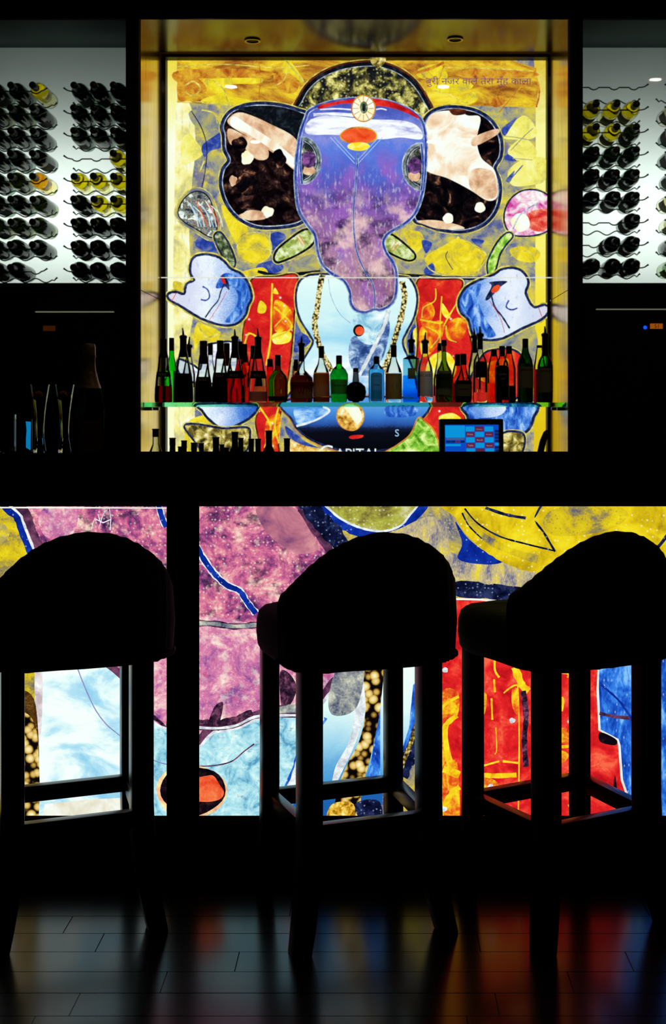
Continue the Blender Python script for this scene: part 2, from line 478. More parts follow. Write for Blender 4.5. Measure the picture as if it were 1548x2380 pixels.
# ================================================================ BACKLIT MURAL
A = {}
def a_(n, *a, **k): A[n] = paint(n, *a, **k)
a_('field', [(0, '46549a'), (.2, '747a98'), (.36, '9c9888'), (.56, 'b0a878'), (.76, 'c4b65e'), (1, 'f0d83a')], scale=.022, grain=.6, gscale=.5, rough=.7, over=[(.022, 'f0d41c', .5, .62, .65, (1, 1), None), (.018, '2a3ea0', .53, .63, .7, (1, 1), None)])
a_('grey', [(0, '5a668e'), (.4, '96948a'), (.7, 'b4a968'), (1, 'd0be55')], scale=.02, grain=.5, gscale=.5, rough=.68)
a_('pale', [(0, 'cfc48e'), (.3, 'f6e88a'), (.55, 'fff4b0'), (1, 'fffef0')], scale=.018, grain=.3, gscale=.4, over=[(.05, 'a8a07a', .55, .7, .6, (2.5, .6), None)])
a_('edge', [(0, 'f2d840'), (.3, 'fdf4a0'), (.6, 'fffde8'), (1, 'fffbd0')], mode='z', lo=140, hi=480, scale=.02, amp=.3, grain=.1)  # yellow paling to white: left edge glow put into the print colour
a_('edge_r', [(0, 'e0c030'), (.2, 'fff6a0'), (.45, 'fff27a'), (.7, 'fbe02a'), (1, 'e6c21a')], mode='z', lo=140, hi=1000, scale=.02, amp=.3, grain=.12)
a_('orange', [(0, '84491a'), (.22, 'b06a22'), (.42, 'd29a2a'), (.62, 'e6b82c'), (.85, 'f6d22a'), (1, 'ffe648')], scale=.014, grain=.6, gscale=.6, stretch=(.6, 1.5), rough=.7)
a_('rust', [(0, 'a04818'), (.3, 'c87422'), (.55, 'd8962a'), (1, 'ecbc34')], scale=.035, grain=.8, gscale=.5, rough=.72)
a_('yellow', [(0, 'b4a45a'), (.25, 'd8c03a'), (.5, 'f2d41a'), (1, 'ffec48')], scale=.03, grain=.5, gscale=.4, rough=.7)
a_('ltyellow', [(0, 'd8cc70'), (.4, 'f8ea6a'), (1, 'fff8b0')], scale=.02, grain=.3, gscale=.3, rough=.7)
a_('blue', [(0, '1a2c8a'), (.5, '3048a8'), (1, '7480a4')], scale=.04, grain=.6, gscale=.4, rough=.7)
a_('navy', [(0, '0a1030'), (.5, '18224a'), (1, '3a4472')], scale=.08, grain=.6, gscale=.4)
a_('ink', [(0, '05060c'), (.6, '10141c'), (1, '28303a')], scale=.05, grain=.4)
a_('white', [(0, 'c8ccd8'), (1, 'ffffff')], scale=.05, grain=.4)
a_('line', [(0, '5a6ea8'), (.5, 'a8b4d0'), (1, 'eef2fa')], scale=.06, grain=.6)
a_('yline', [(0, '9a8a3a'), (.5, 'd8c850'), (1, 'fff08a')], scale=.06, grain=.5)
a_('crown', [(0, '0c0e14'), (.34, '1a1c22'), (.5, '4e4a26'), (.64, '8f8442'), (.82, 'd9cc72'), (1, 'fff6b8')], scale=.03, grain=.5, gscale=.25, dots=[(9, 'f2e69a', .34, .55), (7, '14140c', .22, .5)])
a_('maroon', [(0, '2a1410'), (.5, '5a2416'), (1, '8a3a1c')], scale=.04, grain=.4)
a_('bright_red', [(0, '8a0c10'), (.5, 'd81c1c'), (1, 'f03a2a')], scale=.03, grain=.3)
a_('dark_ear', [(0, '000004'), (.4, '060408'), (.6, '140c10'), (.75, '3a201c'), (.88, '8a5a44'), (1, 'd8a882')], scale=.024, dist=1.6, grain=.3, gscale=.2, contrast=(.3, .72))
a_('crowd', [(0, '020004'), (.3, '0c0508'), (.5, '241416'), (.68, '55352c'), (.85, 'a8765a'), (1, 'f6d0a4')], scale=.03, dist=.7, grain=.25, gscale=.2, rough=.65, contrast=(.36, .74))
a_('beige', [(0, 'b88460'), (.4, 'e8b490'), (.7, 'f8d6b4'), (1, 'fff2d8')], scale=.02, dist=.4, grain=.2, rough=.66)
a_('cream', [(0, 'f0c49c'), (.35, 'ffe6cc'), (.6, 'fffaf0'), (1, 'ffffff')], scale=.016, dist=1, grain=.15)
a_('glow', [(0, 'fff2c0'), (.5, 'fffbe6'), (1, 'ffffff')], scale=.03, grain=.3)
a_('head', [(0, '4450b0'), (.08, '5a68c8'), (.16, '8c90e0'), (.24, '5c7ce0'), (.33, '5468d0'), (.4, '5e58bc'), (.47, '7a5ab4'), (.54, '8a5aa8'), (.6, '9a66a4'), (.68, 'ac78a0'), (.76, 'bc8aa4'), (.84, '9a6488'), (.9, 'a87494'), (.96, 'b4809c'), (1, '8a5478')], mode='z', lo=240, hi=735, scale=.014, amp=.3, grain=.1, gscale=.22, rough=.65, over=[(.016, 'a060c4', .47, .6, .75, (1.2, .7), (340, 400)), (.014, '2a1848', .49, .6, .9, (.9, 1.5), (430, 490)), (.016, 'f6c8c8', .5, .63, .85, (1, 1), (440, 500)), (.12, 'fff0f0', .54, .66, .5, (1.5, .5), (380, 450))])
a_('purple', [(0, '24143a'), (.35, '5a2c6a'), (.6, '9a5a98'), (.8, 'd090a8'), (1, 'f6c8c0')], scale=.016, grain=.5, gscale=.25, stretch=(1, .9))
a_('brow_white', [(0, 'a8a8e0'), (.3, 'e8e4fa'), (.6, 'ffffff'), (1, 'ffffff')], scale=.03, grain=.3, gscale=.3, stretch=(.5, 2))
a_('vermilion', [(0, 'e83a14'), (.5, 'f85a2c'), (1, 'ff7040')], scale=.03, grain=.2)
a_('lemon', [(0, 'ffd21a'), (.4, 'ffe93a'), (1, 'ffffa0')], scale=.05, grain=.3)
a_('eye_grey', [(0, '2a3438'), (.5, '7a8488'), (1, 'c8ced0')], scale=.05, grain=.3)
a_('eye_dark', [(0, '0c1014'), (.5, '2c3230'), (.8, '8a8a7a'), (1, 'e8e2cc')], scale=.06, grain=.3)
a_('iris', [(0, '2a1838'), (.5, '6a4080'), (1, 'b468b0')], scale=.07, grain=.2)
a_('tusk', [(0, '6a7a2a'), (.3, 'a8b85a'), (.6, 'd8e0a0'), (1, 'fbfbe0')], scale=.05, grain=.4, gscale=.3)
a_('crystal', [(0, '141a20'), (.25, '4a5560'), (.42, 'a0a8a4'), (.52, '8a4a34'), (.62, '3a6a5a'), (.78, 'd8dcd8'), (1, 'ffffff')], scale=.06, dist=.5, grain=.3, gscale=.4)
a_('stem_grey', [(0, '14180e'), (.5, '5a6a44'), (1, 'c8cca8')], scale=.07, grain=.5)
a_('pink', [(0, 'c42a8a'), (.3, 'e87ac0'), (.55, 'f8c0d8'), (.8, 'fff0f2'), (1, 'ffffff')], scale=.035, grain=.5, gscale=.35, dist=1)
a_('coral', [(0, 'd81a2a'), (.5, 'f06048'), (1, 'fcae9a')], scale=.05, grain=.6, gscale=.4)
a_('green', [(0, '3a7a14'), (.4, '8ac83a'), (.7, 'd0e87a'), (1, 'f2fac0')], scale=.05, grain=.4)
a_('hand', [(0, 'e4d4ea'), (.25, 'dcdcf6'), (.45, 'f4f6ff'), (.62, 'c0d0f6'), (.8, '6a9ae6'), (1, '2a60c8')], mode='x', lo=400, hi=590, scale=.02, amp=.5, grain=.4, gscale=.35, rough=.68, over=[(.05, '3a68c4', .6, .72, .7, (1.6, .6), None)])
a_('hand_r', [(0, '2a60c8'), (.22, '7aa4ea'), (.4, 'c8d6f8'), (.6, 'f2f2ff'), (.8, 'd4dcf6'), (1, 'e4d4ea')], mode='x', lo=1066, hi=1270, scale=.02, amp=.5, grain=.4, gscale=.35, rough=.68, over=[(.05, '3a68c4', .6, .72, .7, (1.6, .6), None)])
a_('hand_blue', [(0, '0c2c9a'), (.4, '2a60c8'), (.7, '5a94ea'), (1, 'b4d0fa')], scale=.04, grain=.6, gscale=.4, stretch=(1.5, .7))
a_('red', [(0, 'b01018'), (.45, 'e42422'), (.72, 'f04a2a'), (.88, 'f89428'), (1, 'ffd21a')], scale=.024, grain=.4, gscale=.4, contrast=(.3, .8), rough=.7, dots=[(26, 'ffffff', .12, .9)])
a_('redgold', [(0, 'd8281a'), (.4, 'f0641c'), (.7, 'fcb41c'), (1, 'ffe83a')], scale=.03, grain=.5, gscale=.4, dots=[(30, 'ffffff', .1, .8)])
a_('sky', [(0, 'e8fbfa'), (.3, 'd6f2f8'), (.48, 'a0d8f4'), (.6, 'c8ecfa'), (.75, 'ffffff'), (.86, '7ab8ec'), (1, '3a80c8')], mode='z', lo=645, hi=940, scale=.012, amp=.5, grain=.08, stretch=(.7, 1.4))
a_('cloth', [(0, '6aa4d0'), (.3, 'a0d2ea'), (.6, 'd4eef6'), (1, 'ffffff')], scale=.03, grain=.5, gscale=.3)
a_('fog', [(0, '1c3a78'), (.4, '4a6aa8'), (.7, '9ab4dc'), (1, 'dce8f8')], scale=.04, grain=.6, gscale=.3)
a_('bead', [(0, '1c160c'), (.16, '4a3c1c'), (.32, 'b89c50'), (.55, 'ecd896'), (1, 'fffbe0')], mode='pebble', scale=.19, grain=0)
a_('belly', [(0, '5a9ae4'), (.25, '3a78d0'), (.42, '2a50a0'), (.5, '141c3a'), (.6, '0a0c18'), (1, '06070c')], mode='z', lo=945, hi=1045, scale=.012, amp=.16, grain=.12, gscale=.3)
a_('bluegloss', [(0, '2a60c0'), (.5, '5aa0ee'), (1, 'c8e4fc')], scale=.03, grain=.3, stretch=(.6, 1.6))
a_('gold', [(0, '8a4c14'), (.3, 'e0a03a'), (.6, 'fcd87a'), (1, 'fffff0')], scale=.05, grain=.4)
a_('sparkle', [(0, '1c1a14'), (.35, '6a5c2c'), (.55, 'b8a040'), (.8, 'e8d488'), (1, 'fff8d8')], scale=.05, grain=.9, gscale=.6)
a_('print_purple', [(0, '5a2a6a'), (1, '8a4a6a')], scale=.05, grain=.4)
a_('steelblue', [(0, '8ab8ec'), (1, 'c8e4fc')], scale=.05, grain=.2)

mu = Art('backlit_mural', D_MURAL, 'large glowing collage mural of a blue and purple elephant god behind the bottles', 'mural')
N_, W_, Y_, K_ = A['navy'], A['line'], A['yline'], A['ink']
OUT = [(9, 2, N_), (2.2, 7, Y_), (2, -2.5, W_)]
OUTK = [(8, 1, K_), (2, 6, Y_)]
mu.poly('painted_ground', [(380, 130), (1280, 130), (1280, 1090), (380, 1090)], A['field'], smooth=False)
mu.poly('painted_margin_glow', [(400, 236), (440, 240), (455, 330), (446, 430), (440, 560), (452, 700), (440, 800), (452, 900), (446, 1090), (400, 1090)], A['pale'])  # pale fringe: glow of the left edge painted into the print
mu.poly('painted_margin_glow', [(382, 130), (412, 130), (408, 300), (403, 600), (405, 1090), (382, 1090)], A['edge'], smooth=False)
mu.poly('painted_margin_glow', [(1245, 250), (1280, 250), (1280, 1090), (1240, 1090), (1244, 700)], A['edge_r'], smooth=False)
mu.poly('painted_margin_glow', [(1240, 130), (1280, 130), (1280, 260), (1250, 260)], A['edge_r'], smooth=False)
# top band
mu.poly('painted_banner', [(412, 132), (700, 132), (1000, 132), (1180, 138), (1246, 158), (1252, 200), (1246, 250), (1100, 246), (960, 252), (700, 250), (560, 246), (412, 238)], A['orange'], smooth=False)
for pts, m in (([(412, 165), (560, 160), (640, 172), (560, 185), (470, 182), (414, 192)], 'rust'),
               ([(414, 180), (440, 172), (470, 190), (480, 212), (450, 222), (416, 236)], 'rust'),
               ([(485, 184), (600, 182), (603, 194), (530, 198), (520, 222), (500, 216), (483, 200)], 'yellow'),
               ([(640, 170), (690, 172), (690, 212), (660, 216), (640, 196)], 'rust'),
               ([(660, 140), (674, 142), (706, 186), (700, 192), (676, 172), (658, 170)], 'yellow'),
               ([(500, 222), (560, 228), (600, 244), (470, 240)], 'yellow'),
               ([(1058, 172), (1100, 160), (1150, 160), (1240, 168), (1245, 178), (1150, 184), (1080, 180)], 'rust'),
               ([(1000, 190), (1058, 182), (1100, 200), (1060, 218), (1010, 212)], 'yellow'),
               ([(1135, 234), (1165, 222), (1172, 240), (1150, 250)], 'rust'),
               ([(975, 160), (1020, 150), (1040, 180), (1000, 186), (970, 178)], 'yellow'),
               ([(1060, 236), (1100, 214), (1110, 232), (1085, 244)], 'yellow')):
    mu.poly('painted_scrap', pts, A[m])
for pts, wd, m in (([(412, 156), (520, 150), (640, 158), (720, 152)], 2, 'yline'), ([(600, 140), (606, 180), (600, 240)], 2, 'rust'),
                   ([(664, 140), (690, 172), (706, 190)], 4, 'yline'), ([(676, 150), (660, 186), (640, 200)], 2, 'yline'),
                   ([(494, 186), (520, 208), (530, 236), (545, 250)], 3, 'yline'), ([(430, 200), (450, 190), (466, 206), (450, 224), (430, 214)], 3, 'yline'),
                   ([(960, 172), (1000, 160), (1032, 146)], 7, 'rust'), ([(1032, 152), (1014, 206)], 2, 'rust'),
                   ([(1245, 164), (1180, 238), (1160, 262)], 2.5, 'rust'), ([(1034, 158), (1130, 160), (1240, 166)], 2, 'yline'),
                   ([(1250, 190), (1253, 220), (1246, 250)], 4, 'rust'), ([(1006, 210), (1050, 224), (1084, 240), (1104, 216)], 2, 'yline'),
                   ([(412, 238), (470, 238), (540, 246), (600, 250)], 2.5, 'yline'), ([(975, 166), (990, 182), (1014, 190)], 2, 'rust'), ([(990, 162), (1006, 178), (1022, 184)], 2, 'rust')):
    mu.stroke('painted_line', pts, wd, A[m])
mu.text('painted_lettering', 'बुरी नजर वाले तेरा मुँह काला', 989, 203, 246, A['print_purple'], height=25)
# field patches
for pts, m in (([(422, 330), (440, 312), (462, 336), (474, 356), (450, 376), (424, 380)], 'ltyellow'),
               ([(470, 340), (500, 316), (530, 300), (520, 340), (490, 352), (476, 366)], 'blue'),
               ([(440, 262), (470, 256), (500, 270), (510, 300), (480, 304), (452, 292)], 'grey'),
               ([(515, 480), (540, 490), (570, 520), (580, 560), (560, 580), (535, 540)], 'yellow'),
               ([(560, 556), (590, 545), (615, 548), (630, 572), (622, 600), (590, 612), (560, 598), (552, 575)], 'yellow'),
               ([(630, 545), (650, 540), (665, 552), (655, 585), (640, 592), (630, 570)], 'blue'),
               ([(600, 616), (640, 606), (660, 622), (640, 636), (600, 634)], 'blue'),
               ([(560, 634), (610, 622), (622, 640), (580, 644)], 'yellow'),
               ([(690, 606), (730, 592), (742, 626), (700, 640), (670, 630)], 'grey'),
               ([(940, 538), (975, 540), (985, 565), (965, 590), (945, 560)], 'yellow'),
               ([(980, 560), (1004, 566), (990, 590)], 'blue'), ([(1095, 556), (1125, 560), (1110, 572)], 'blue'),
               ([(988, 600), (1030, 572), (1070, 556), (1125, 586), (1120, 620), (1090, 640), (1050, 640), (1010, 630)], 'yellow'),
               ([(985, 628), (1005, 612), (1010, 634), (992, 640)], 'blue'),
               ([(1185, 580), (1230, 572), (1255, 590), (1240, 610), (1200, 604)], 'yellow'),
               ([(1165, 318), (1215, 270), (1245, 300), (1240, 322), (1200, 326)], 'ltyellow'),
               ([(1180, 350), (1216, 322), (1246, 350), (1235, 372), (1195, 372)], 'ltyellow'),
               ([(1180, 400), (1215, 372), (1266, 370), (1266, 420), (1230, 432), (1190, 432)], 'ltyellow'),
               ([(1166, 300), (1200, 276), (1185, 300), (1172, 318)], 'blue'), ([(1172, 372), (1180, 360), (1200, 376)], 'blue'),
               ([(1175, 420), (1195, 398), (1185, 424)], 'blue'),
               ([(460, 750), (480, 756), (515, 775), (500, 800), (470, 790), (455, 820), (452, 780)], 'yellow'),
               ([(470, 545), (500, 560), (512, 590), (480, 585), (455, 570)], 'blue'),
               ([(405, 655), (425, 660), (420, 680), (405, 675)], 'yellow'),
               ([(684, 740), (700, 770), (725, 790), (690, 820), (680, 800)], 'blue'),
               ([(950, 770), (966, 745), (970, 800), (960, 830), (945, 800)], 'blue'),
               ([(1100, 800), (1180, 780), (1240, 760), (1244, 830), (1190, 820), (1150, 800)], 'grey'),
               ([(960, 770), (985, 760), (990, 800), (972, 822)], 'lemon'),
               ([(540, 800), (580, 790), (600, 830), (590, 880), (540, 870)], 'blue'),
               ([(440, 980), (480, 965), (520, 985), (470, 1000)], 'yellow'), ([(430, 1000), (446, 996), (470, 1040), (440, 1060)], 'yellow')):
    mu.poly('painted_patch', pts, A[m])
for pts, wd, m in (([(552, 575), (562, 550), (590, 542), (620, 548), (632, 575), (622, 602), (590, 614), (560, 602), (552, 575)], 2.5, 'yline'),
                   ([(560, 580), (628, 580)], 1.5, 'yline'), ([(628, 540), (630, 590), (650, 600)], 3, 'yline'),
                   ([(986, 600), (1000, 628), (1050, 646), (1100, 640), (1122, 610), (1126, 588), (1080, 562)], 3, 'yline'),
                   ([(1040, 585), (1036, 600), (1052, 628)], 2, 'navy'), ([(1066, 552), (1046, 580)], 6, 'yellow'),
                   ([(446, 260), (470, 300), (482, 345), (478, 400), (470, 440)], 2.5, 'navy'), ([(470, 258), (500, 266), (506, 290)], 3, 'yline'),
                   ([(466, 400), (476, 376)], 3, 'yline'), ([(1168, 318), (1200, 322), (1240, 330)], 2, 'grey'), ([(1186, 352), (1218, 318), (1238, 300)], 2, 'grey'),
                   ([(1190, 370), (1236, 374)], 2, 'grey'), ([(1184, 420), (1214, 386)], 2.5, 'blue'),
                   ([(1186, 598), (1200, 584), (1230, 588), (1240, 606)], 2, 'yline'),
                   ([(600, 632), (640, 640), (700, 637), (745, 632)], 7, 'ink'), ([(920, 640), (1000, 644), (1080, 648), (1130, 646)], 8, 'ink'),
                   ([(462, 752), (480, 784), (515, 776), (500, 800)], 4, 'yline'), ([(455, 820), (470, 792), (490, 812)], 3, 'yline'),
                   ([(700, 770), (730, 792), (700, 815)], 3, 'yline')):
    mu.stroke('painted_line', pts, wd, A[m])
# red shoulder cloths
mu.poly('painted_red_cloth', [(588, 650), (640, 645), (690, 642), (686, 700), (682, 760), (676, 830), (666, 900), (652, 960), (646, 1020), (650, 1090), (600, 1090), (604, 1030), (596, 980), (605, 940), (585, 900), (570, 850), (566, 780), (578, 720), (584, 690)], A['red'], [(4, 1, A['maroon']), (2, 4, Y_)])
mu.poly('painted_red_cloth', [(972, 652), (1020, 652), (1072, 654), (1066, 690), (1080, 730), (1090, 780), (1096, 820), (1084, 880), (1076, 940), (1080, 1000), (1070, 1060), (1010, 1060), (990, 1000), (975, 940), (968, 860), (972, 780), (968, 720)], A['red'], [(4, 1, A['maroon']), (2, 4, Y_)])
mu.poly('painted_red_cloth', [(1120, 830), (1150, 815), (1190, 815), (1215, 840), (1215, 900), (1180, 935), (1120, 940), (1090, 900)], A['red'], [(5, 2, N_), (2, 6, Y_)])
for pts, m in (([(634, 780), (660, 770), (678, 776), (672, 796), (640, 800)], 'lemon'), ([(606, 700), (620, 712), (616, 728), (600, 726)], 'yellow'),
               ([(640, 670), (648, 684), (636, 682)], 'lemon'), ([(982, 710), (1000, 704), (1010, 730), (990, 760), (978, 750)], 'redgold'),
               ([(1028, 706), (1046, 736), (1036, 740), (1026, 726)], 'lemon'), ([(1034, 760), (1060, 740), (1086, 750), (1070, 790), (1040, 790)], 'redgold'),
               ([(980, 760), (1030, 748), (1020, 800), (985, 830), (975, 800)], 'redgold'), ([(1000, 830), (1040, 820), (1060, 860), (1030, 900), (990, 880)], 'lemon'),
               ([(640, 700), (676, 720), (680, 760), (640, 770)], 'redgold'), ([(620, 980), (650, 960), (652, 1000), (640, 1050), (620, 1040)], 'redgold'),
               ([(1020, 968), (1050, 960), (1070, 975), (1030, 985)], 'lemon'), ([(1120, 850), (1180, 835), (1160, 890), (1110, 880)], 'redgold')):
    mu.poly('painted_scrap', pts, A[m])
for pts, wd in (([(634, 660), (632, 720), (630, 790), (620, 850)], 4), ([(638, 714), (680, 760), (632, 788)], 4), ([(676, 720), (640, 760)], 2.5), ([(570, 800), (580, 776), (600, 790), (590, 830)], 4),
                ([(1026, 690), (1022, 760), (1024, 830)], 2.5), ([(976, 744), (1020, 752), (1026, 748)], 4), ([(1064, 700), (1040, 740), (1030, 760)], 3), ([(1036, 758), (1040, 786), (1060, 796)], 3),
                ([(1012, 672), (1010, 700), (984, 716), (980, 740)], 2.5), ([(990, 760), (1020, 780), (1000, 810)], 3), ([(600, 940), (630, 990), (616, 1040)], 4), ([(650, 940), (640, 990), (650, 1030)], 4)):
    mu.stroke('painted_line', pts, wd, A['yellow'])
# body
mu.poly('painted_body', [(740, 640), (800, 640), (930, 645), (955, 655), (968, 690), (962, 735), (944, 772), (935, 800), (955, 850), (968, 900), (975, 960), (680, 960), (684, 900), (700, 850), (728, 800), (722, 780), (698, 740), (690, 700), (694, 665), (710, 646)], A['sky'], [(5, 1, N_), (2, 5, Y_)])
mu.poly('painted_mist', [(815, 790), (840, 780), (870, 790), (880, 830), (870, 870), (830, 870), (812, 840)], A['fog'])
mu.poly('painted_sash', [(824, 735), (870, 728), (902, 722), (896, 760), (870, 800), (840, 795), (826, 770)], A['cloth'])
mu.poly('painted_fold', [(900, 740), (906, 760), (900, 800), (886, 840), (860, 870), (870, 820), (890, 770)], A['fog'])
mu.stroke('painted_thread', [(903, 722), (894, 755), (878, 790), (858, 830), (836, 872)], 8, A['white'], (1, A['fog']))
mu.stroke('painted_necklace', [(750, 640), (744, 670), (740, 700), (737, 725), (732, 750), (735, 775), (742, 800), (752, 828), (772, 862)], 13, A['bead'])
mu.stroke('painted_necklace', [(934, 655), (940, 690), (934, 730), (924, 765), (914, 800), (902, 835), (888, 870)], 13, A['bead'])
mu.stroke('painted_line', [(764, 650), (770, 690), (790, 730), (815, 752)], 1, A['fog'])
mu.ell('painted_navel', 834, 769, 13, 14, A['ink']); mu.ell('painted_navel_stone', 836, 770, 10, 10, A['vermilion'])
# belly bowl under the shelf
mu.poly('painted_belly', [(676, 930), (682, 975), (700, 1002), (735, 1025), (790, 1043), (850, 1047), (910, 1040), (945, 1020), (968, 985), (976, 930)], A['belly'], [(5, 2, N_), (2, 6, A['rust'])])
mu.poly('painted_gloss', [(690, 948), (752, 944), (766, 955), (745, 972), (700, 990), (686, 970)], A['bluegloss'])
mu.stroke('painted_edge', [(752, 945), (766, 956), (735, 976), (690, 990)], 5, A['white'])
mu.poly('painted_gloss', [(900, 944), (965, 944), (962, 966), (900, 968)], A['hand_blue'])
mu.ell('painted_gold_disc', 815, 968, 31, 31, A['gold'], [(2, 1, A['rust'])], wob=.02)
mu.poly('painted_glow', [(800, 944), (830, 944), (842, 970), (830, 985), (812, 962)], A['glow'])
mu.poly('painted_dash', [(811, 1016), (822, 1011), (844, 1011), (840, 1017), (820, 1020)], A['bright_red'])
mu.text('painted_lettering', 'S', 918, 1014, 9, A['steelblue'])
mu.text('painted_lettering', 'C', 744, 1066, 30, A['white'], height=32)
mu.text('painted_lettering', 'APITAL', 780, 1066, 104, A['white'], height=24)
mu.poly('painted_leaf', [(972, 973), (985, 980), (1005, 1000), (1016, 1030), (1012, 1060), (890, 1062), (925, 1035), (955, 1010)], A['green'], [(3, 2, A['rust'])])
mu.poly('painted_ochre', [(675, 1022), (700, 1026), (730, 1040), (780, 1050), (780, 1075), (674, 1075)], A['gold'])
mu.poly('painted_blue_band', [(664, 990), (680, 1000), (710, 1025), (740, 1040), (700, 1032), (672, 1014)], A['blue'])
# lower hands
mu.poly('painted_hand', [(470, 940), (590, 940), (598, 952), (580, 972), (545, 990), (520, 996), (490, 975), (474, 955)], A['hand'], [(6, 1, N_), (2, 5, Y_)])
mu.poly('painted_dish', [(432, 990), (460, 986), (520, 996), (575, 994), (582, 1010), (575, 1045), (540, 1062), (480, 1050), (452, 1020)], A['sparkle'], [(5, 1, N_), (2, 5, Y_)])
mu.poly('painted_hand', [(1084, 940), (1235, 940), (1236, 970), (1222, 1000), (1190, 1008), (1150, 1000), (1100, 990), (1086, 965)], A['hand_blue'], [(7, 2, N_), (2, 6, Y_)])
mu.poly('painted_gloss', [(1100, 944), (1170, 944), (1160, 965), (1110, 970)], A['hand_r'])
mu.poly('painted_dish', [(1165, 1010), (1200, 1004), (1216, 1015), (1210, 1050), (1180, 1070), (1160, 1060)], A['sparkle'], [(5, 1, N_), (2, 5, Y_)])
mu.poly('painted_palm', [(478, 812), (505, 800), (548, 800), (562, 840), (548, 880), (470, 890), (425, 872), (418, 838), (450, 850), (470, 860)], A['brow_white'], [(5, 2, N_), (2, 6, Y_)])
# flower buds and stems
mu.poly('painted_bud', [(418, 500), (426, 474), (444, 455), (466, 449), (486, 462), (498, 490), (506, 520), (502, 550), (488, 552), (462, 536), (434, 520)], A['crystal'], [(7, 4, A['grey']), (2, 9, Y_), (3, 1, K_)])
for i in range(9):
    x = 438 + i * 7
    mu.stroke('painted_streak', [(x, 470 + (i % 3) * 6), (x + 18, 500 + (i % 2) * 10), (x + 26, 530)], 2.2, A[('white', 'steelblue', 'white', 'vermilion')[i % 4]])
mu.poly('painted_stem', [(502, 552), (514, 544), (530, 565), (543, 592), (548, 615), (538, 628), (528, 610), (512, 580)], A['stem_grey'], [(5, 2, N_), (2, 5, Y_)])
mu.poly('painted_bud', [(1172, 520), (1174, 490), (1188, 465), (1212, 449), (1242, 447), (1268, 458), (1285, 480), (1285, 520), (1262, 542), (1225, 550), (1188, 546)], A['pink'], [(4, 2, N_), (2, 5, Y_)])
mu.poly('painted_petal', [(1225, 500), (1250, 490), (1280, 492), (1284, 515), (1262, 538), (1240, 540), (1222, 525)], A['coral'])
mu.poly('painted_petal', [(1184, 520), (1200, 500), (1222, 505), (1228, 530), (1205, 542)], A['glow'])
mu.stroke('painted_vein', [(1190, 535), (1205, 505), (1230, 485), (1250, 475)], 3, A['line'])
mu.poly('painted_stem', [(1178, 545), (1188, 552), (1172, 572), (1158, 595), (1148, 630), (1136, 645), (1132, 615), (1144, 585), (1160, 560)], A['green'], [(5, 2, N_), (2, 5, Y_)])
# upper hands
mu.poly('painted_hand', [(446, 628), (452, 605), (470, 596), (500, 598), (522, 610), (538, 628), (562, 640), (578, 662), (586, 692), (578, 712), (570, 736), (548, 754), (515, 755), (470, 740), (424, 712), (398, 697), (396, 686), (412, 682), (432, 686), (438, 664), (456, 654), (450, 644)], A['hand'], [(7, 2, N_), (3, 6, Y_)])
mu.poly('painted_palm', [(520, 640), (545, 640), (570, 660), (580, 692), (570, 712), (562, 735), (545, 750), (525, 748), (548, 720), (556, 690), (540, 668), (505, 672)], A['hand_blue'])
mu.stroke('painted_line', [(524, 662), (516, 680), (510, 700), (495, 718), (480, 740)], 3, A['navy'])
mu.poly('painted_mark', [(516, 644), (530, 650), (536, 676), (524, 664)], A['navy']); mu.poly('painted_mark', [(517, 648), (524, 650), (527, 662), (519, 658)], A['bright_red'])
mu.stroke('painted_line', [(474, 668), (486, 676), (490, 692), (482, 700), (470, 698)], 3.5, A['blue'])
mu.stroke('painted_line', [(413, 684), (403, 702)], 1.5, A['bright_red']); mu.stroke('painted_line', [(530, 680), (510, 715), (490, 745)], 1.2, A['bright_red'])
mu.poly('painted_hand', [(1146, 642), (1164, 630), (1192, 627), (1214, 638), (1224, 660), (1218, 684), (1236, 716), (1262, 712), (1271, 722), (1256, 742), (1214, 762), (1166, 786), (1130, 790), (1100, 782), (1088, 745), (1070, 726), (1066, 700), (1082, 672), (1112, 655)], A['hand_r'], [(7, 2, N_), (3, 6, Y_)])
mu.poly('painted_palm', [(1070, 700), (1086, 676), (1115, 662), (1110, 700), (1125, 740), (1150, 780), (1125, 786), (1102, 778), (1092, 742), (1074, 724)], A['hand_blue'])
mu.stroke('painted_line', [(1140, 690), (1148, 716), (1165, 738), (1182, 765)], 4, A['navy'])
mu.poly('painted_mark', [(1136, 658), (1176, 656), (1160, 670), (1134, 698), (1126, 696), (1140, 668)], A['navy']); mu.ell('painted_mark', 1150, 674, 12, 7, A['vermilion'], rot=-.7)
mu.stroke('painted_line', [(1180, 700), (1174, 715), (1186, 722), (1200, 718)], 3.5, A['blue'])
mu.stroke('painted_line', [(1248, 716), (1256, 738)], 1.5, A['bright_red']); mu.stroke('painted_line', [(1135, 700), (1160, 740), (1170, 775)], 1.2, A['bright_red'])
# crown
mu.poly('painted_crown', [(690, 262), (700, 240), (716, 212), (745, 186), (790, 166), (845, 157), (890, 160), (930, 176), (962, 202), (985, 236), (1000, 268), (985, 285), (900, 262), (780, 262), (712, 285)], A['crown'], [(12, 2, K_), (5, 8, A['maroon']), (2, 11, Y_), (1.5, -4, W_)])
mu.poly('painted_plume', [(862, 138), (895, 140), (892, 155), (878, 165), (864, 155)], A['sparkle'])
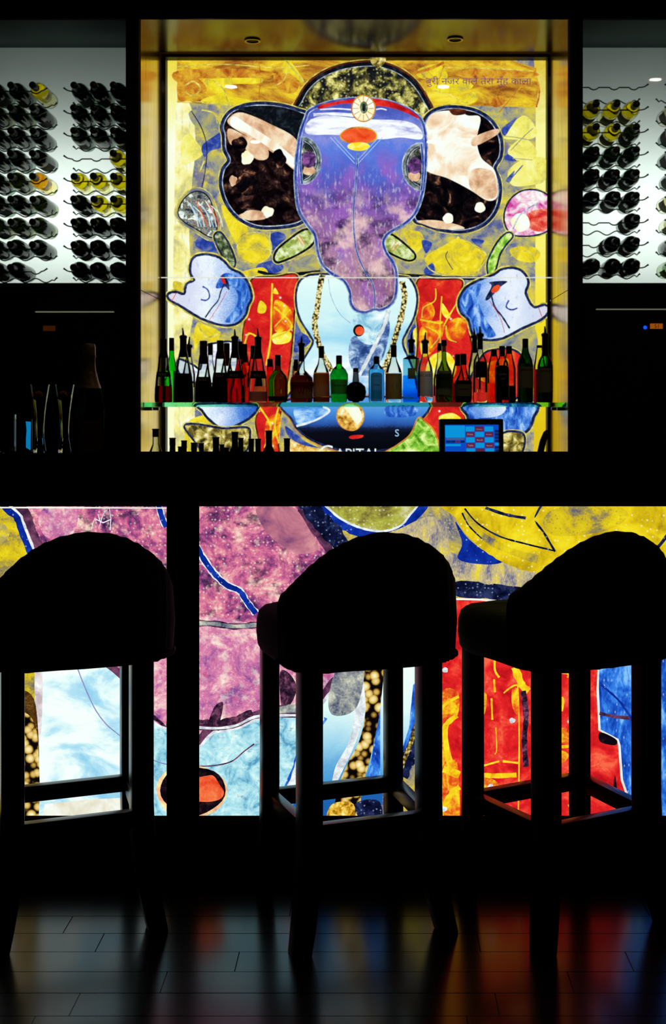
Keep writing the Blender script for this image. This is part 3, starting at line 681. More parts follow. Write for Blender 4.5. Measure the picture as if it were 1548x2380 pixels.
# ears
mu.poly('painted_ear', [(524, 320), (520, 300), (530, 276), (550, 260), (590, 249), (640, 250), (690, 262), (720, 285), (715, 400), (712, 500), (700, 520), (660, 530), (600, 530), (556, 508), (530, 475), (518, 435), (522, 400), (536, 378), (526, 352)], A['crowd'], OUT)
mu.poly('painted_dark', [(556, 258), (600, 252), (650, 254), (700, 268), (716, 290), (708, 330), (690, 328), (640, 298), (585, 270)], A['ink'])
mu.poly('painted_beam', [(538, 278), (566, 268), (630, 294), (690, 330), (692, 385), (686, 400), (650, 370), (590, 330), (536, 296)], A['beige'])
mu.poly('painted_beam', [(546, 276), (580, 296), (640, 335), (690, 378), (688, 398), (640, 358), (580, 318), (540, 298)], A['cream'])
mu.poly('painted_wall', [(534, 305), (575, 322), (620, 345), (625, 372), (600, 376), (570, 350), (538, 340)], A['beige'])
for cx, cy, rx, ry, m in ((577, 372, 14, 16, 'glow'), (545, 425, 9, 12, 'beige'), (624, 497, 14, 13, 'glow'), (590, 505, 30, 12, 'beige'), (560, 342, 18, 18, 'dark_ear'), (650, 375, 16, 22, 'dark_ear'), (580, 430, 26, 32, 'dark_ear')):
    mu.ell('painted_figure', cx, cy, rx, ry, A[m], wob=.09)
mu.poly('painted_ear', [(986, 290), (1000, 270), (1030, 258), (1070, 258), (1110, 268), (1142, 292), (1160, 330), (1160, 368), (1146, 396), (1156, 424), (1158, 456), (1148, 494), (1122, 524), (1080, 540), (1030, 538), (985, 524), (960, 505), (960, 400), (980, 330)], A['dark_ear'], OUT)
mu.poly('painted_wall', [(990, 290), (1010, 268), (1060, 264), (1085, 275), (1114, 280), (1106, 330), (1116, 372), (1146, 400), (1154, 440), (1150, 466), (1128, 470), (1090, 446), (1040, 420), (986, 398), (984, 340)], A['cream'])
mu.poly('painted_wall', [(1095, 400), (1140, 402), (1152, 440), (1148, 464), (1120, 464), (1090, 440)], A['beige'])
mu.poly('painted_beam', [(1098, 326), (1150, 306), (1154, 318), (1100, 346)], A['beige'])
mu.poly('painted_wall', [(968, 518), (1010, 516), (1060, 526), (1076, 536), (1020, 536), (985, 526)], A['beige'])
mu.poly('painted_dark', [(1044, 260), (1080, 262), (1078, 272), (1052, 274)], A['maroon'])
for cx, cy, rx in ((1040, 512, 12), (1113, 487, 12)): mu.ell('painted_globe', cx, cy, rx, rx, A['glow'], wob=.05)
# tusks
mu.poly('painted_tusk', [(640, 603), (648, 584), (676, 560), (706, 540), (726, 540), (734, 556), (722, 576), (690, 596), (660, 609), (646, 612)], A['tusk'], [(5, 1, K_), (2, 5, Y_)])
mu.poly('painted_tusk', [(888, 566), (894, 552), (910, 550), (940, 572), (962, 594), (960, 606), (942, 607), (908, 592), (892, 580)], A['tusk'], [(5, 1, K_), (2, 5, Y_)])
for x, y in ((691, 554), (697, 551)): mu.stroke('painted_line', [(x, y), (x + 14, y + 20)], 1.4, A['vermilion'])
for x, y in ((920, 566), (926, 570)): mu.stroke('painted_line', [(x, y), (x - 12, y + 18)], 1.4, A['vermilion'])
# head and trunk
mu.poly('painted_head', [(712, 284), (722, 264), (760, 248), (800, 240), (850, 238), (900, 244), (940, 258), (970, 278), (984, 304), (988, 350), (986, 400), (980, 452), (964, 498), (938, 524), (902, 546), (890, 566), (896, 590), (912, 614), (920, 640), (918, 690), (904, 712), (884, 722), (870, 720), (850, 727), (828, 722), (817, 706), (814, 680), (800, 655), (770, 636), (750, 616), (740, 586), (734, 550), (716, 525), (698, 494), (691, 450), (690, 400), (695, 350), (702, 312)], A['head'], [(5, 1, A['blue']), (2, 4.5, W_), (1.5, -3, W_)])
mu.poly('painted_band', [(745, 252), (790, 242), (850, 236), (905, 243), (950, 262), (975, 284), (940, 268), (900, 256), (850, 252), (800, 248), (745, 260)], A['bright_red'])
mu.poly('painted_brow', [(718, 290), (760, 276), (850, 284), (940, 288), (975, 306), (978, 330), (930, 326), (880, 330), (780, 320), (716, 318)], A['brow_white'])
for y, x0, x1, wd in ((262, 745, 825, 3), (274, 730, 822, 7), (288, 724, 820, 8), (304, 720, 810, 9), (262, 874, 898, 3)):
    mu.stroke('painted_print_line', [(x0, y), ((x0 + x1) / 2, y - 2), (x1, y + 1)], wd, A['brow_white'])
mu.ell('painted_tilak', 834, 322, 41, 18, A['vermilion'], [(3, 1, A['rust'])], wob=.015)
mu.ell('painted_tilak', 834, 347, 26, 10, A['lemon'], wob=.02)
for s in (-1, 1):
    for q in (0, 9): mu.stroke('painted_line', [(829 + s * (60 - q), 326), (829 + s * 4, 386 - q)], 1.4, A['steelblue'], smooth=False)
mu.stroke('painted_crack', [(832, 362), (830, 400), (826, 450), (822, 500), (824, 550), (830, 590), (846, 630), (862, 655), (870, 680), (871, 720)], 2.4, A['blue'], (0.8, W_))
mu.stroke('painted_line', [(790, 590), (784, 620), (776, 645)], 1.4, W_); mu.stroke('painted_line', [(784, 610), (792, 594), (796, 606), (786, 616)], 1.2, W_)
mu.ell('painted_jewel', 845, 260, 26, 29, A['glow'], [(3, 1, A['rust'])])
for k in range(12):
    a = 2 * math.pi * k / 12
    mu.stroke('painted_petal_line', [(845 + 11 * math.cos(a), 260 + 14 * math.sin(a)), (845 + 25 * math.cos(a), 260 + 28 * math.sin(a))], 1.6, A['rust'], smooth=False)
mu.ell('painted_jewel_core', 846, 258, 9, 14, A['stem_grey']); mu.ell('painted_jewel_core', 846, 258, 4, 10, A['ink'])
# eyes, cut off by the head's edge
for cx, cy, s in ((702, 380, 1), (980, 394, -1)):
    def half(rx, ry, off=0):
        return [(cx + s * (off + rx * math.cos(math.radians(t))), cy + ry * math.sin(math.radians(t))) for t in range(-90, 91, 15)]
    mu.poly('painted_eye_rim', half(45, 55), A['eye_grey'], [(2, 1, W_)], smooth=False)
    mu.poly('painted_eye_rim', half(38, 48), A['ink'], [(1.5, -3, W_)], smooth=False)
    mu.poly('painted_eye', half(33, 42, 1), A['eye_dark'], smooth=False)
    mu.ell('painted_eye_white', cx + s * 18, cy + 22, 14, 12, A['beige'], wob=.06)
    mu.ell('painted_iris', cx + s * 17, cy - 2, 16, 19, A['iris'])
    mu.stroke('painted_line', [(cx + s * 2, cy - 52), (cx - s * 2, cy), (cx + s * 2, cy + 54)], 4, A['blue'], (1.2, W_))
for px, py in ((760, 390), (900, 430), (780, 470), (930, 470)):
    pass
MURAL_Y = D_MURAL - (mu.z + 1.0) * mu.k
# glass in front of the print, two sheets, the glint on their joint drawn as a strip
k = mu.k; r0 = mu.root
def pane(name, x0, y0, x1, y1, art, gap=6.0, th=3.0):
    z = art.z + gap
    return MB().box((x0, -z - th, -y1), (x1, -z, -y0)).build(name, M['pane'], art.root)
pane('glass_sheet', 382, 130, 1278, 649.2, mu); pane('glass_sheet', 382, 650.8, 1278, 1090, mu)
M['joint'] = emit('joint_glint', 'f4f6e4', 0.85)   # emission stands in for polished sheet edges catching the light
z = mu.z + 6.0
MB().add([(382, -z - 3.2, -651), (1278, -z - 3.2, -651), (1278, -z - 3.2, -649), (382, -z - 3.2, -649)], [(0, 1, 2, 3)]).build('joint_glint', M['joint'], mu.root)

# ================================================================ GLOWING BAR-FRONT PANELS (the same print, enlarged)
B = {}
def b_(n, *a, **k): B[n] = paint('bar_' + n, *a, **k)
WV = (10, 'fff4e0', .30, .5); DK = (10, '1a1838', .26, .35)
b_('canvas', [(0, '4a4f84'), (.28, '8e857c'), (.5, 'b4a068'), (.72, 'ccb244'), (1, 'f0d438')], scale=.014, grain=.7, gscale=.25, rough=.68, dots=[DK, (10, 'e8dcb0', .3, .45)])
b_('paleweave', [(0, '6a6a94'), (.3, 'a8988a'), (.6, 'ccb68a'), (.85, 'e0c860'), (1, 'f0d83a')], scale=.02, grain=1.0, gscale=.18, stretch=(1.6, .8), dots=[(9, 'fff0e0', .3, .4)])
b_('yellow', [(0, 'b08e14'), (.3, 'd8b414'), (.6, 'f2d01a'), (1, 'fbe22a')], scale=.012, grain=.3, gscale=.2, dots=[(12, 'fff6c0', .24, .7)])
b_('ycanvas', [(0, '5a567c'), (.25, '9c8a50'), (.5, 'd8b81e'), (1, 'f8dc1e')], scale=.012, grain=.5, gscale=.25, dots=[(10, '6a5a4a', .26, .5)])
b_('blue', [(0, '04145a'), (.5, '0a2a9c'), (1, '1c40b0')], scale=.02, grain=.3, dots=[(12, 'a0b8f0', .2, .8)])
b_('navy', [(0, '04061c'), (.5, '10163c'), (1, '303a6a')], scale=.03, grain=.7, gscale=.2, dots=[(9, 'a8b4d8', .28, .5)])
b_('mauve', [(0, '3a1c4a'), (.18, '7c3a74'), (.36, 'b4508a'), (.55, 'dc7098'), (.75, 'f09aa8'), (1, 'fcdccc')], scale=.013, grain=.6, gscale=.1, rough=.72, dots=[WV], over=[(.02, '301c46', .52, .62, .8, (1, 1.4), None), (.03, 'ffe2d0', .56, .68, .55, (1, 1), None)])
b_('mauve_soft', [(0, '8a4a94'), (.25, 'c06aa4'), (.5, 'e080ac'), (.75, 'f6b8c2'), (1, 'fdeadc')], scale=.014, grain=.5, gscale=.12, rough=.72, dots=[(8, 'fff0e8', .28, .3)], over=[(.03, 'fff0e0', .52, .66, .6, (1, 1), None), (.05, 'c03c7c', .56, .66, .6, (1, 1), None)])
b_('mauve_dark', [(0, '241028'), (.5, '5a3050'), (1, '8a5070')], scale=.03, grain=.4)
b_('fur', [(0, '100818'), (.5, '3a2038'), (1, '8a4a6a')], scale=.06, grain=.8, gscale=.2)
b_('olive', [(0, '2a2c1c'), (.3, '8a7c3a'), (.6, 'b4b040'), (1, 'dcd0a0')], scale=.012, grain=.5, gscale=.2, dots=[WV, (11, '20180c', .2, .4)])
b_('white', [(0, 'c0c0cc'), (.5, 'e8e8f0'), (1, 'ffffff')], scale=.05, grain=.7, gscale=.3)
b_('ice', [(0, '5a9ac4'), (.2, '86c4de'), (.45, 'aadcec'), (.75, 'c8eef6'), (1, 'f0fcfa')], scale=.02, grain=.6, gscale=.12, dist=1.0, rough=.68, over=[(.04, '3a6a9c', .58, .68, .6, (.8, 1.4), None)])
b_('sky', [(0, '96d0f0'), (.25, 'b8e2f6'), (.42, 'e0f6fc'), (.6, 'fafffe'), (1, 'ffffff')], scale=.0085, grain=.06, stretch=(.8, 1.2))
b_('sky2', [(0, 'f4fffa'), (.3, 'e4fafa'), (.6, '9ad0ee'), (.85, '3a94d8'), (1, '1c60b0')], mode='z', lo=1560, hi=1850, scale=.01, amp=.35, grain=.1)
b_('pebble', [(0, '080604'), (.14, '140c08'), (.25, '7a5620'), (.4, 'd8ac50'), (.7, 'f8dc98'), (1, 'fff6d0')], mode='pebble', scale=.052, grain=0.06)
b_('gold', [(0, '5a3a0c'), (.4, 'e0a020'), (.7, 'fcd860'), (1, 'fff4c0')], scale=.05, grain=.6, gscale=.2)
b_('red', [(0, 'c0101c'), (.5, 'ec2426'), (.8, 'f84838'), (1, 'ff6a4a')], scale=.02, grain=.5, gscale=.12, dots=[(60, 'fff0ee', .09, 1.0)])
b_('flame', [(0, 'dc2c1a'), (.35, 'f06820'), (.6, 'fca820'), (1, 'ffe020')], scale=.03, grain=.8, gscale=.15)
b_('amber', [(0, 'f09018'), (.4, 'fcc81a'), (1, 'ffea2a')], scale=.04, grain=.5, gscale=.15)
b_('royal', [(0, '0c2a8c'), (.35, '1c54c8'), (.65, '3a84ec'), (1, '8ac4fc')], scale=.016, grain=.7, gscale=.12, stretch=(1.5, .7), dots=[(14, 'c8e0fc', .2, .5)])
b_('orange', [(0, 'e83a18'), (.5, 'f8643c'), (1, 'ff8a50')], scale=.03, grain=.5, gscale=.15)
b_('ring', [(0, 'e8845a'), (.5, 'fcc090'), (1, 'fff0a8')], scale=.03, grain=.4)
b_('ink', [(0, '040308'), (.6, '120a14'), (1, '3a1c24')], scale=.04, grain=.5)
b_('cream', [(0, 'e8dcc8'), (.5, 'f8f0e4'), (1, 'ffffff')], scale=.02, grain=.1)
b_('greystone', [(0, '4a5070'), (.5, '9a9a9c'), (1, 'd8d4c0')], scale=.03, grain=.9, gscale=.2)
b_('pinkstrip', [(0, 'c8b0b8'), (.5, 'ecdce0'), (1, 'ffffff')], scale=.03, grain=.4)
b_('brown', [(0, '1c0c04'), (.5, '5a3814'), (1, 'a87c3a')], scale=.03, grain=.6)

bl = Art('bar_front_panel', D_BAR, 'glowing printed bar front panel left of the dark post, behind the left stool', 'light panel')
bl.poly('printed_ground', [(-200, 1150), (395, 1150), (395, 1925), (-200, 1925)], B['ycanvas'], smooth=False)
bl.poly('printed_patch', [(-60, 1230), (0, 1215), (22, 1240), (0, 1262), (-60, 1270)], B['canvas'])
bl.poly('printed_trunk', [(40, 1150), (52, 1200), (75, 1262), (110, 1340), (150, 1440), (200, 1520), (260, 1565), (310, 1610), (345, 1660), (370, 1684), (420, 1700), (420, 1150)], B['mauve'],
        [(16, 12, B['blue']), (6, 2, B['white']), (20, -11, B['mauve_dark'])])
bl.poly('printed_trunk_patch', [(130, 1160), (180, 1165), (170, 1240), (110, 1250), (90, 1200)], B['mauve_soft'])
for pts in ([(212, 1230), (220, 1205), (230, 1228), (240, 1195), (254, 1180), (258, 1205), (256, 1232)], [(220, 1205), (240, 1215), (258, 1207)], [(228, 1195), (234, 1215)]):
    bl.stroke('printed_scratch', pts, 2.2, B['white'], smooth=False)
bl.stroke('printed_line', [(368, 1170), (376, 1200), (386, 1225)], 11, B['blue'], (2, B['white']))
bl.poly('printed_trunk_tip', [(300, 1500), (395, 1500), (395, 1690), (368, 1682), (340, 1655), (310, 1608)], B['mauve_soft'], [(8, -6, B['fur'])])
bl.poly('printed_sky', [(84, 1500), (200, 1515), (262, 1562), (312, 1606), (345, 1655), (345, 1925), (80, 1925)], B['sky'], smooth=False)
bl.poly('printed_cloth', [(345, 1672), (368, 1684), (395, 1692), (395, 1925), (345, 1925)], B['ice'], smooth=False)
bl.stroke('printed_edge', [(340, 1664), (362, 1682), (395, 1698)], 6, B['white'])
bl.stroke('printed_thread', [(176, 1540), (195, 1590), (220, 1645), (245, 1680), (270, 1702), (345, 1760), (395, 1778)], 2.6, paint('bar_thread', ['7a8ac8', 'b088b4'], scale=.02))
bl.poly('printed_strip', [(82, 1530), (98, 1530), (97, 1690), (84, 1720)], B['pinkstrip'])
bl.poly('printed_sleeve', [(-200, 1530), (36, 1530), (32, 1580), (10, 1690), (-200, 1700)], B['sky'])
bl.poly('printed_necklace', [(34, 1600), (44, 1600), (84, 1640), (86, 1850), (20, 1850), (24, 1740), (10, 1700)], B['brown'])
bl.poly('printed_necklace', [(28, 1670), (44, 1650), (86, 1700), (86, 1925), (16, 1925), (20, 1780)], B['pebble'])
bl.poly('printed_sash', [(-200, 1700), (22, 1696), (26, 1760), (16, 1850), (-200, 1850)], B['cream'])
bl.poly('printed_sash', [(104, 1868), (200, 1858), (345, 1850), (345, 1925), (100, 1925)], B['cream'], smooth=False)
bl.ell('printed_ring', 447, 1835, 84, 62, B['ring'], wob=.01); bl.ell('printed_ring_hole', 450, 1834, 76, 56, B['ink'], wob=.01)

bl.stroke('top_edge_glint', [(-200, 1179.5), (90, 1179.5), (392, 1180.5)], 3.2, B['cream'], smooth=False)  # highlight on the glass top edge, drawn as a cream emissive line

br = Art('bar_front_panel', D_BAR, 'wide glowing printed bar front panel right of the dark post', 'light panel')
br.poly('printed_ground', [(450, 1150), (1720, 1150), (1720, 1925), (450, 1925)], B['canvas'], smooth=False)
# yellow dish, blue wedge, pale weave and navy band
br.poly('printed_dish', [(1052, 1140), (1066, 1210), (1100, 1256), (1150, 1292), (1205, 1316), (1280, 1330), (1400, 1335), (1560, 1320), (1720, 1250), (1720, 1140)], B['yellow'])
br.poly('printed_weave', [(1040, 1285), (1075, 1295), (1130, 1300), (1180, 1310), (1250, 1328), (1400, 1340), (1720, 1340), (1720, 1380), (1400, 1378), (1200, 1368), (1040, 1356)], B['paleweave'])
br.poly('printed_wedge', [(1058, 1212), (1085, 1248), (1122, 1278), (1168, 1304), (1130, 1312), (1066, 1300), (1074, 1262)], B['blue'])
br.stroke('printed_band', [(1056, 1172), (1072, 1214), (1108, 1256), (1158, 1292), (1212, 1316), (1290, 1330)], 15, B['yellow'])
br.stroke('printed_band', [(1078, 1190), (1118, 1242), (1180, 1278), (1250, 1300)], 17, B['ycanvas'])
br.stroke('printed_line', [(1080, 1182), (1110, 1216), (1160, 1246), (1222, 1264), (1288, 1280)], 4, B['navy'])
br.stroke('printed_line', [(1074, 1192), (1090, 1222), (1120, 1252)], 3.5, B['navy'])
br.poly('printed_patch', [(1300, 1178), (1420, 1172), (1460, 1200), (1400, 1235), (1290, 1245), (1262, 1212)], B['ycanvas'])
br.stroke('printed_line', [(1128, 1180), (1176, 1196), (1222, 1204)], 7, B['navy'])
br.stroke('printed_line', [(1262, 1168), (1244, 1206), (1264, 1238), (1290, 1282)], 5, B['navy'])
br.stroke('printed_band', [(1300, 1172), (1265, 1188), (1246, 1212)], 14, B['yellow'])
br.stroke('printed_line', [(1560, 1230), (1530, 1270), (1500, 1290)], 7, B['navy'])
br.stroke('printed_navy_band', [(1040, 1366), (1110, 1372), (1200, 1380), (1400, 1390), (1720, 1394)], 36, B['navy'])
# olive tusk end
br.poly('printed_tusk', [(745, 1140), (770, 1190), (820, 1222), (875, 1236), (918, 1230), (948, 1206), (972, 1140)], B['olive'], [(22, 8, B['blue']), (5, -2, B['white'])])
br.poly('printed_patch', [(870, 1255), (930, 1228), (1000, 1200), (1040, 1230), (1030, 1300), (940, 1290)], B['paleweave'])
# red cloth
br.poly('printed_red_cloth', [(1015, 1392), (1120, 1394), (1220, 1398), (1720, 1404), (1720, 1925), (1000, 1925), (1012, 1700)], B['red'], smooth=False)
br.stroke('printed_edge', [(1020, 1392), (1110, 1393), (1180, 1400)], 5, B['cream'])
br.poly('printed_blotch', [(1024, 1616), (1064, 1608), (1064, 1660), (1040, 1690), (1050, 1760), (1064, 1780), (1064, 1925), (1005, 1925), (1014, 1780)], B['flame'])
br.poly('printed_red_patch', [(1064, 1690), (1044, 1706), (1046, 1740), (1064, 1770)], B['red'])
for pts, wd in (([(1022, 1652), (1040, 1632), (1066, 1618)], 8), ([(1062, 1662), (1036, 1686), (1036, 1722), (1042, 1766), (1050, 1790)], 15), ([(1020, 1905), (1036, 1866), (1052, 1840), (1068, 1828)], 15), ([(1030, 1786), (1068, 1800)], 20),
                ([(1150, 1520), (1150, 1556), (1160, 1574)], 6), ([(1148, 1578), (1150, 1608)], 6), ([(1142, 1622), (1144, 1672)], 5), ([(1152, 1690), (1154, 1740), (1150, 1752)], 3),
                ([(1203, 1590), (1206, 1680), (1206, 1780), (1204, 1900)], 4), ([(1196, 1550), (1212, 1590), (1228, 1606)], 22), ([(1170, 1610), (1196, 1592), (1226, 1596)], 5),
                ([(1110, 1800), (1150, 1802), (1200, 1800)], 14), ([(1168, 1768), (1204, 1772)], 6), ([(1110, 1782), (1160, 1768)], 5), ([(1300, 1562), (1320, 1566), (1318, 1574)], 5), ([(1284, 1630), (1306, 1622), (1304, 1652)], 9),
                ([(1334, 1550), (1340, 1600), (1332, 1640), (1334, 1680), (1342, 1700)], 5), ([(1282, 1736), (1310, 1734), (1342, 1730)], 10), ([(1320, 1872), (1334, 1868), (1340, 1900)], 8)):
    br.stroke('printed_stroke', pts, wd * .8, B['amber'])
for pts in ([(1112, 1614), (1130, 1612), (1128, 1650), (1116, 1678), (1110, 1660)], [(1110, 1808), (1150, 1812), (1158, 1840), (1110, 1842)], [(1190, 1600), (1204, 1604), (1204, 1660), (1190, 1640)], [(1284, 1740), (1320, 1750), (1310, 1770), (1284, 1776)], [(1290, 1690), (1338, 1700), (1330, 1726), (1290, 1720)]):
    br.poly('printed_blotch', pts, B['flame'])
for x, y in ((1034, 1556), (1116, 1540), (1190, 1673), (1294, 1592), (1140, 1826), (1032, 1878)):
    br.ell('printed_fleck', x, y, 7, 6, B['white'], wob=.08)
br.stroke('printed_tear', [(1215, 1604), (1222, 1660), (1218, 1720), (1222, 1780)], 12, B['fur'])
# blue hand at the right
br.poly('printed_hand', [(1392, 1500), (1720, 1500), (1720, 1925), (1462, 1925), (1470, 1880), (1446, 1810), (1440, 1730), (1436, 1716), (1394, 1694), (1390, 1600)], B['royal'], [(5, 2, B['cream'])], smooth=False)
br.stroke('printed_crease', [(1392, 1656), (1430, 1664), (1480, 1668)], 8, B['mauve_dark']); br.stroke('printed_crease', [(1396, 1590), (1440, 1630), (1480, 1690)], 5, B['blue'])
br.poly('printed_dark_fold', [(1394, 1700), (1430, 1716), (1428, 1730), (1394, 1722)], B['ink']); br.poly('printed_dark_fold', [(1428, 1800), (1434, 1850), (1428, 1870), (1424, 1840)], B['ink'])
# light-blue body
br.poly('printed_body', [(450, 1600), (700, 1560), (820, 1500), (990, 1500), (990, 1600), (972, 1690), (945, 1750), (905, 1830), (880, 1925), (450, 1925)], B['sky2'], smooth=False)
br.poly('printed_body', [(450, 1650), (640, 1640), (735, 1640), (726, 1690), (700, 1780), (650, 1925), (450, 1925)], B['ice'], smooth=False)
br.poly('printed_side', [(900, 1760), (930, 1790), (960, 1740), (1000, 1640), (1010, 1925), (880, 1925)], B['canvas'], smooth=False)
br.poly('printed_side', [(960, 1590), (990, 1560), (1000, 1660), (960, 1740), (930, 1800), (925, 1770), (950, 1690)], B['royal'], smooth=False)
br.stroke('printed_shadow', [(990, 1650), (965, 1730), (930, 1800)], 34, B['navy'])
br.stroke('printed_gold_cord', [(974, 1660), (960, 1710), (940, 1762), (930, 1790)], 11, paint('bar_cord', [(0, '1c1408'), (.3, '6a5424'), (.6, 'c8a850'), (1, 'f8e8b0')], mode='pebble', scale=.12, grain=0))
br.poly('printed_strap', [(836, 1540), (850, 1540), (850, 1640), (828, 1720), (796, 1790), (770, 1840), (780, 1780), (812, 1720), (826, 1640)], B['white'])
br.poly('printed_fold', [(868, 1640), (884, 1640), (884, 1830), (846, 1830), (860, 1780), (872, 1710)], B['royal'], smooth=False)
br.poly('printed_necklace', [(844, 1530), (890, 1530), (884, 1640), (872, 1710), (858, 1770), (842, 1830), (826, 1925), (772, 1925), (786, 1830), (806, 1776), (836, 1716), (850, 1640)], B['pebble'])
br.poly('printed_scrap', [(770, 1868), (822, 1866), (816, 1925), (760, 1925)], B['gold'])
br.poly('printed_scrap', [(826, 1866), (882, 1860), (886, 1925), (850, 1925)], B['navy'])
br.stroke('printed_strap', [(744, 1660), (722, 1710), (700, 1770), (672, 1850), (650, 1900)], 24, B['white'], (5, B['royal']))
br.poly('printed_dark_side', [(732, 1730), (750, 1720), (740, 1880), (690, 1880), (712, 1800)], B['navy'])
# trunk
br.poly('printed_trunk', [(440, 1150), (690, 1150), (712, 1196), (752, 1240), (790, 1300), (815, 1380), (822, 1460), (806, 1545), (776, 1590), (744, 1634), (708, 1648), (648, 1652), (595, 1668), (550, 1688), (500, 1696), (440, 1692)], B['mauve'],
        [(7, 2, B['white']), (18, -10, B['mauve_dark'])])
br.stroke('printed_navy_edge', [(700, 1140), (734, 1196), (776, 1242), (812, 1300), (836, 1380), (844, 1470)], 44, B['navy'])
br.poly('printed_trunk_tip', [(440, 1448), (600, 1446), (800, 1440), (800, 1540), (765, 1580), (735, 1622), (700, 1634), (640, 1638), (590, 1652), (545, 1672), (500, 1680), (440, 1676)], B['mauve_soft'])
br.stroke('printed_fur', [(450, 1676), (500, 1680), (545, 1672), (588, 1654)], 18, B['fur']); br.poly('printed_fur', [(485, 1684), (500, 1640), (520, 1632), (508, 1684)], B['fur'])
br.poly('printed_fur', [(652, 1560), (676, 1566), (690, 1600), (672, 1640), (655, 1640)], B['fur'])
br.stroke('printed_lip', [(640, 1650), (680, 1646), (715, 1640)], 22, B['greystone']); br.poly('printed_scrap', [(790, 1540), (846, 1530), (830, 1640), (776, 1660), (764, 1620)], B['greystone'])
br.stroke('printed_edge', [(440, 1686), (500, 1690), (548, 1684), (592, 1664), (640, 1660), (712, 1660)], 6, B['white'], (2, B['mauve_dark']))
br.stroke('printed_seam', [(440, 1446), (500, 1448), (545, 1454), (600, 1450)], 9, B['greystone'], (3, B['mauve_dark']))
br.poly('printed_smooth', [(600, 1178), (680, 1178), (720, 1230), (740, 1275), (690, 1285), (640, 1255), (610, 1220)], paint('bar_rose', [(0, '7a4070'), (.5, 'c07088'), (1, 'e49aa0')], scale=.012, grain=.15))
br.stroke('printed_line', [(450, 1250), (470, 1290), (498, 1330), (528, 1358), (558, 1372), (574, 1396), (596, 1424)], 12, B['blue'], (2.5, B['white']))
br.stroke('printed_thread', [(450, 1778), (500, 1776), (540, 1766), (570, 1742), (592, 1726)], 3, B['mauve_dark'])
# navel
br.ell('printed_ring', 447, 1836, 82, 62, B['ring'], wob=.02); br.ell('printed_ring_hole', 450, 1834, 76, 56, B['ink'], wob=.03)
br.poly('printed_stone', [(440, 1812), (480, 1800), (498, 1800), (512, 1820), (522, 1838), (512, 1854), (480, 1860), (440, 1852)], B['orange'])
for art, x0, x1 in ((bl, -200, 395), (br, 450, 1720)): pane('glass_sheet', x0, 1150, x1, 1925, art, 3.0, 3.0)

# ================================================================ BAR STOOLS
def square(c, h, tw=0.0):
    return [Vector((c[0] + sx * h, c[1] + sy * h, c[2])) for sx, sy in ((-1, -1), (1, -1), (1, 1), (-1, 1))]
def make_stool():
    t = empty('bar_stool')
    # seat: padded slab with rounded plan and crown
    secs = []
    def plan(s, z):
        out = []
        for i in range(48):
            a = 2 * math.pi * i / 48; e = 0.36
            x = 0.205 * s * math.copysign(abs(math.cos(a)) ** e, math.cos(a)) + 0.006; y = 0.008 + 0.2 * s * math.copysign(abs(math.sin(a)) ** e, math.sin(a))
            out.append(Vector((x, y, z + (0.0012 * math.sin(i * 4)))))
        return out
    for s, z in ((0.9, .626), (0.97, .628), (1.0, .64), (1.015, .67), (1.01, .70), (0.985, .722), (0.93, .733), (0.8, .739), (0.4, .743)): secs.append(plan(s, z))
    MB().loft(secs).build('seat', M['fabric'], t, smooth=60)
    # tub backrest wrapping the rear of the seat
    secs = []; low = []
    n = 49
    for i in range(n):
        a = math.radians(-82 + 164 * i / (n - 1))
        def plan_xy(r):
            return (0.018 + r * 1.08 * math.copysign(abs(math.sin(a)) ** .66, math.sin(a)), -r * abs(math.cos(a)) ** .66 - 0.004)
        x = (plan_xy(0.2)[0] - 0.018) / 1.08
        zt = 0.772 + 0.170 * math.sqrt(max(0.0, 1 - (x / 0.2015) ** 2))
        wob = 0.0014 * math.sin(i * 2.2)
        R = 0.205 + wob
        def q(r, z): return Vector((*plan_xy(r), z))
        th = 0.05; h = zt - 0.636
        secs.append([q(R - 0.010, 0.636 + wob), q(R - 0.001, 0.646), q(R + 0.003, 0.636 + h * .4), q(R - .001, zt - 0.03), q(R - 0.009, zt - 0.009), q(R - th * .5, zt + wob),
                     q(R - th + 0.009, zt - 0.009), q(R - th, zt - 0.03), q(R - th, 0.66), q(R - th + .01, 0.636)])
        low.append(q(R, 0.640))
    MB().loft(secs).build('backrest', M['fabric'], t, smooth=60)
    MB().tube(low, [0.0055 + 0.0015 * (i % 2) for i in range(n)], 6).build('piping', M['fabric'], t, smooth=60)
    # legs
    for sx, sy in ((-1, -1), (1, -1), (-1, 1), (1, 1)):
        x, y = (0.147 * sx, -0.14) if sy < 0 else (0.165 * sx, 0.14)
        path = [(0.63, 0, .0245), (0.30, 0, .0245), (0.20, .003, .0245), (0.12, .010, .024), (0.05, .022, .023), (0.0, .032, .0215)]
        k = 1.0 if sy < 0 else 0.35
        secs = [square((x + sx * o * k, y + sy * o * k, z), h * (1.04 if sy < 0 else 0.84)) for z, o, h in path]
        MB().loft(secs).build('leg', M['stool_wood'], t, bevel=0.0025, bseg=2, smooth=35)
    # stretchers
    def bar_between(p, q):
        p, q = Vector(p), Vector(q); d = (q - p).normalized(); s = d.cross(Vector((0, 0, 1))).normalized() * 0.0125; u = Vector((0, 0, 0.02))
        return MB().loft([[c + s - u, c + s + u, c - s + u, c - s - u] for c in (p, q)]).build('stretcher', M['stool_wood'], t, bevel=0.002, smooth=35)
    L = {(-1, -1): (-.147, -.14), (1, -1): (.147, -.14), (-1, 1): (-.165, .14), (1, 1): (.165, .14)}
    for a, b in (((-1, -1), (1, -1)), ((-1, 1), (1, 1)), ((-1, -1), (-1, 1)), ((1, -1), (1, 1))):
        bar_between((*L[a], .256), (*L[b], .256))
    return t
def copy_tree(o, parent=None):
    c = o.copy(); COL.objects.link(c); c.parent = parent
    for ch in list(o.children): copy_tree(ch, c)
    return c
st0 = make_stool()
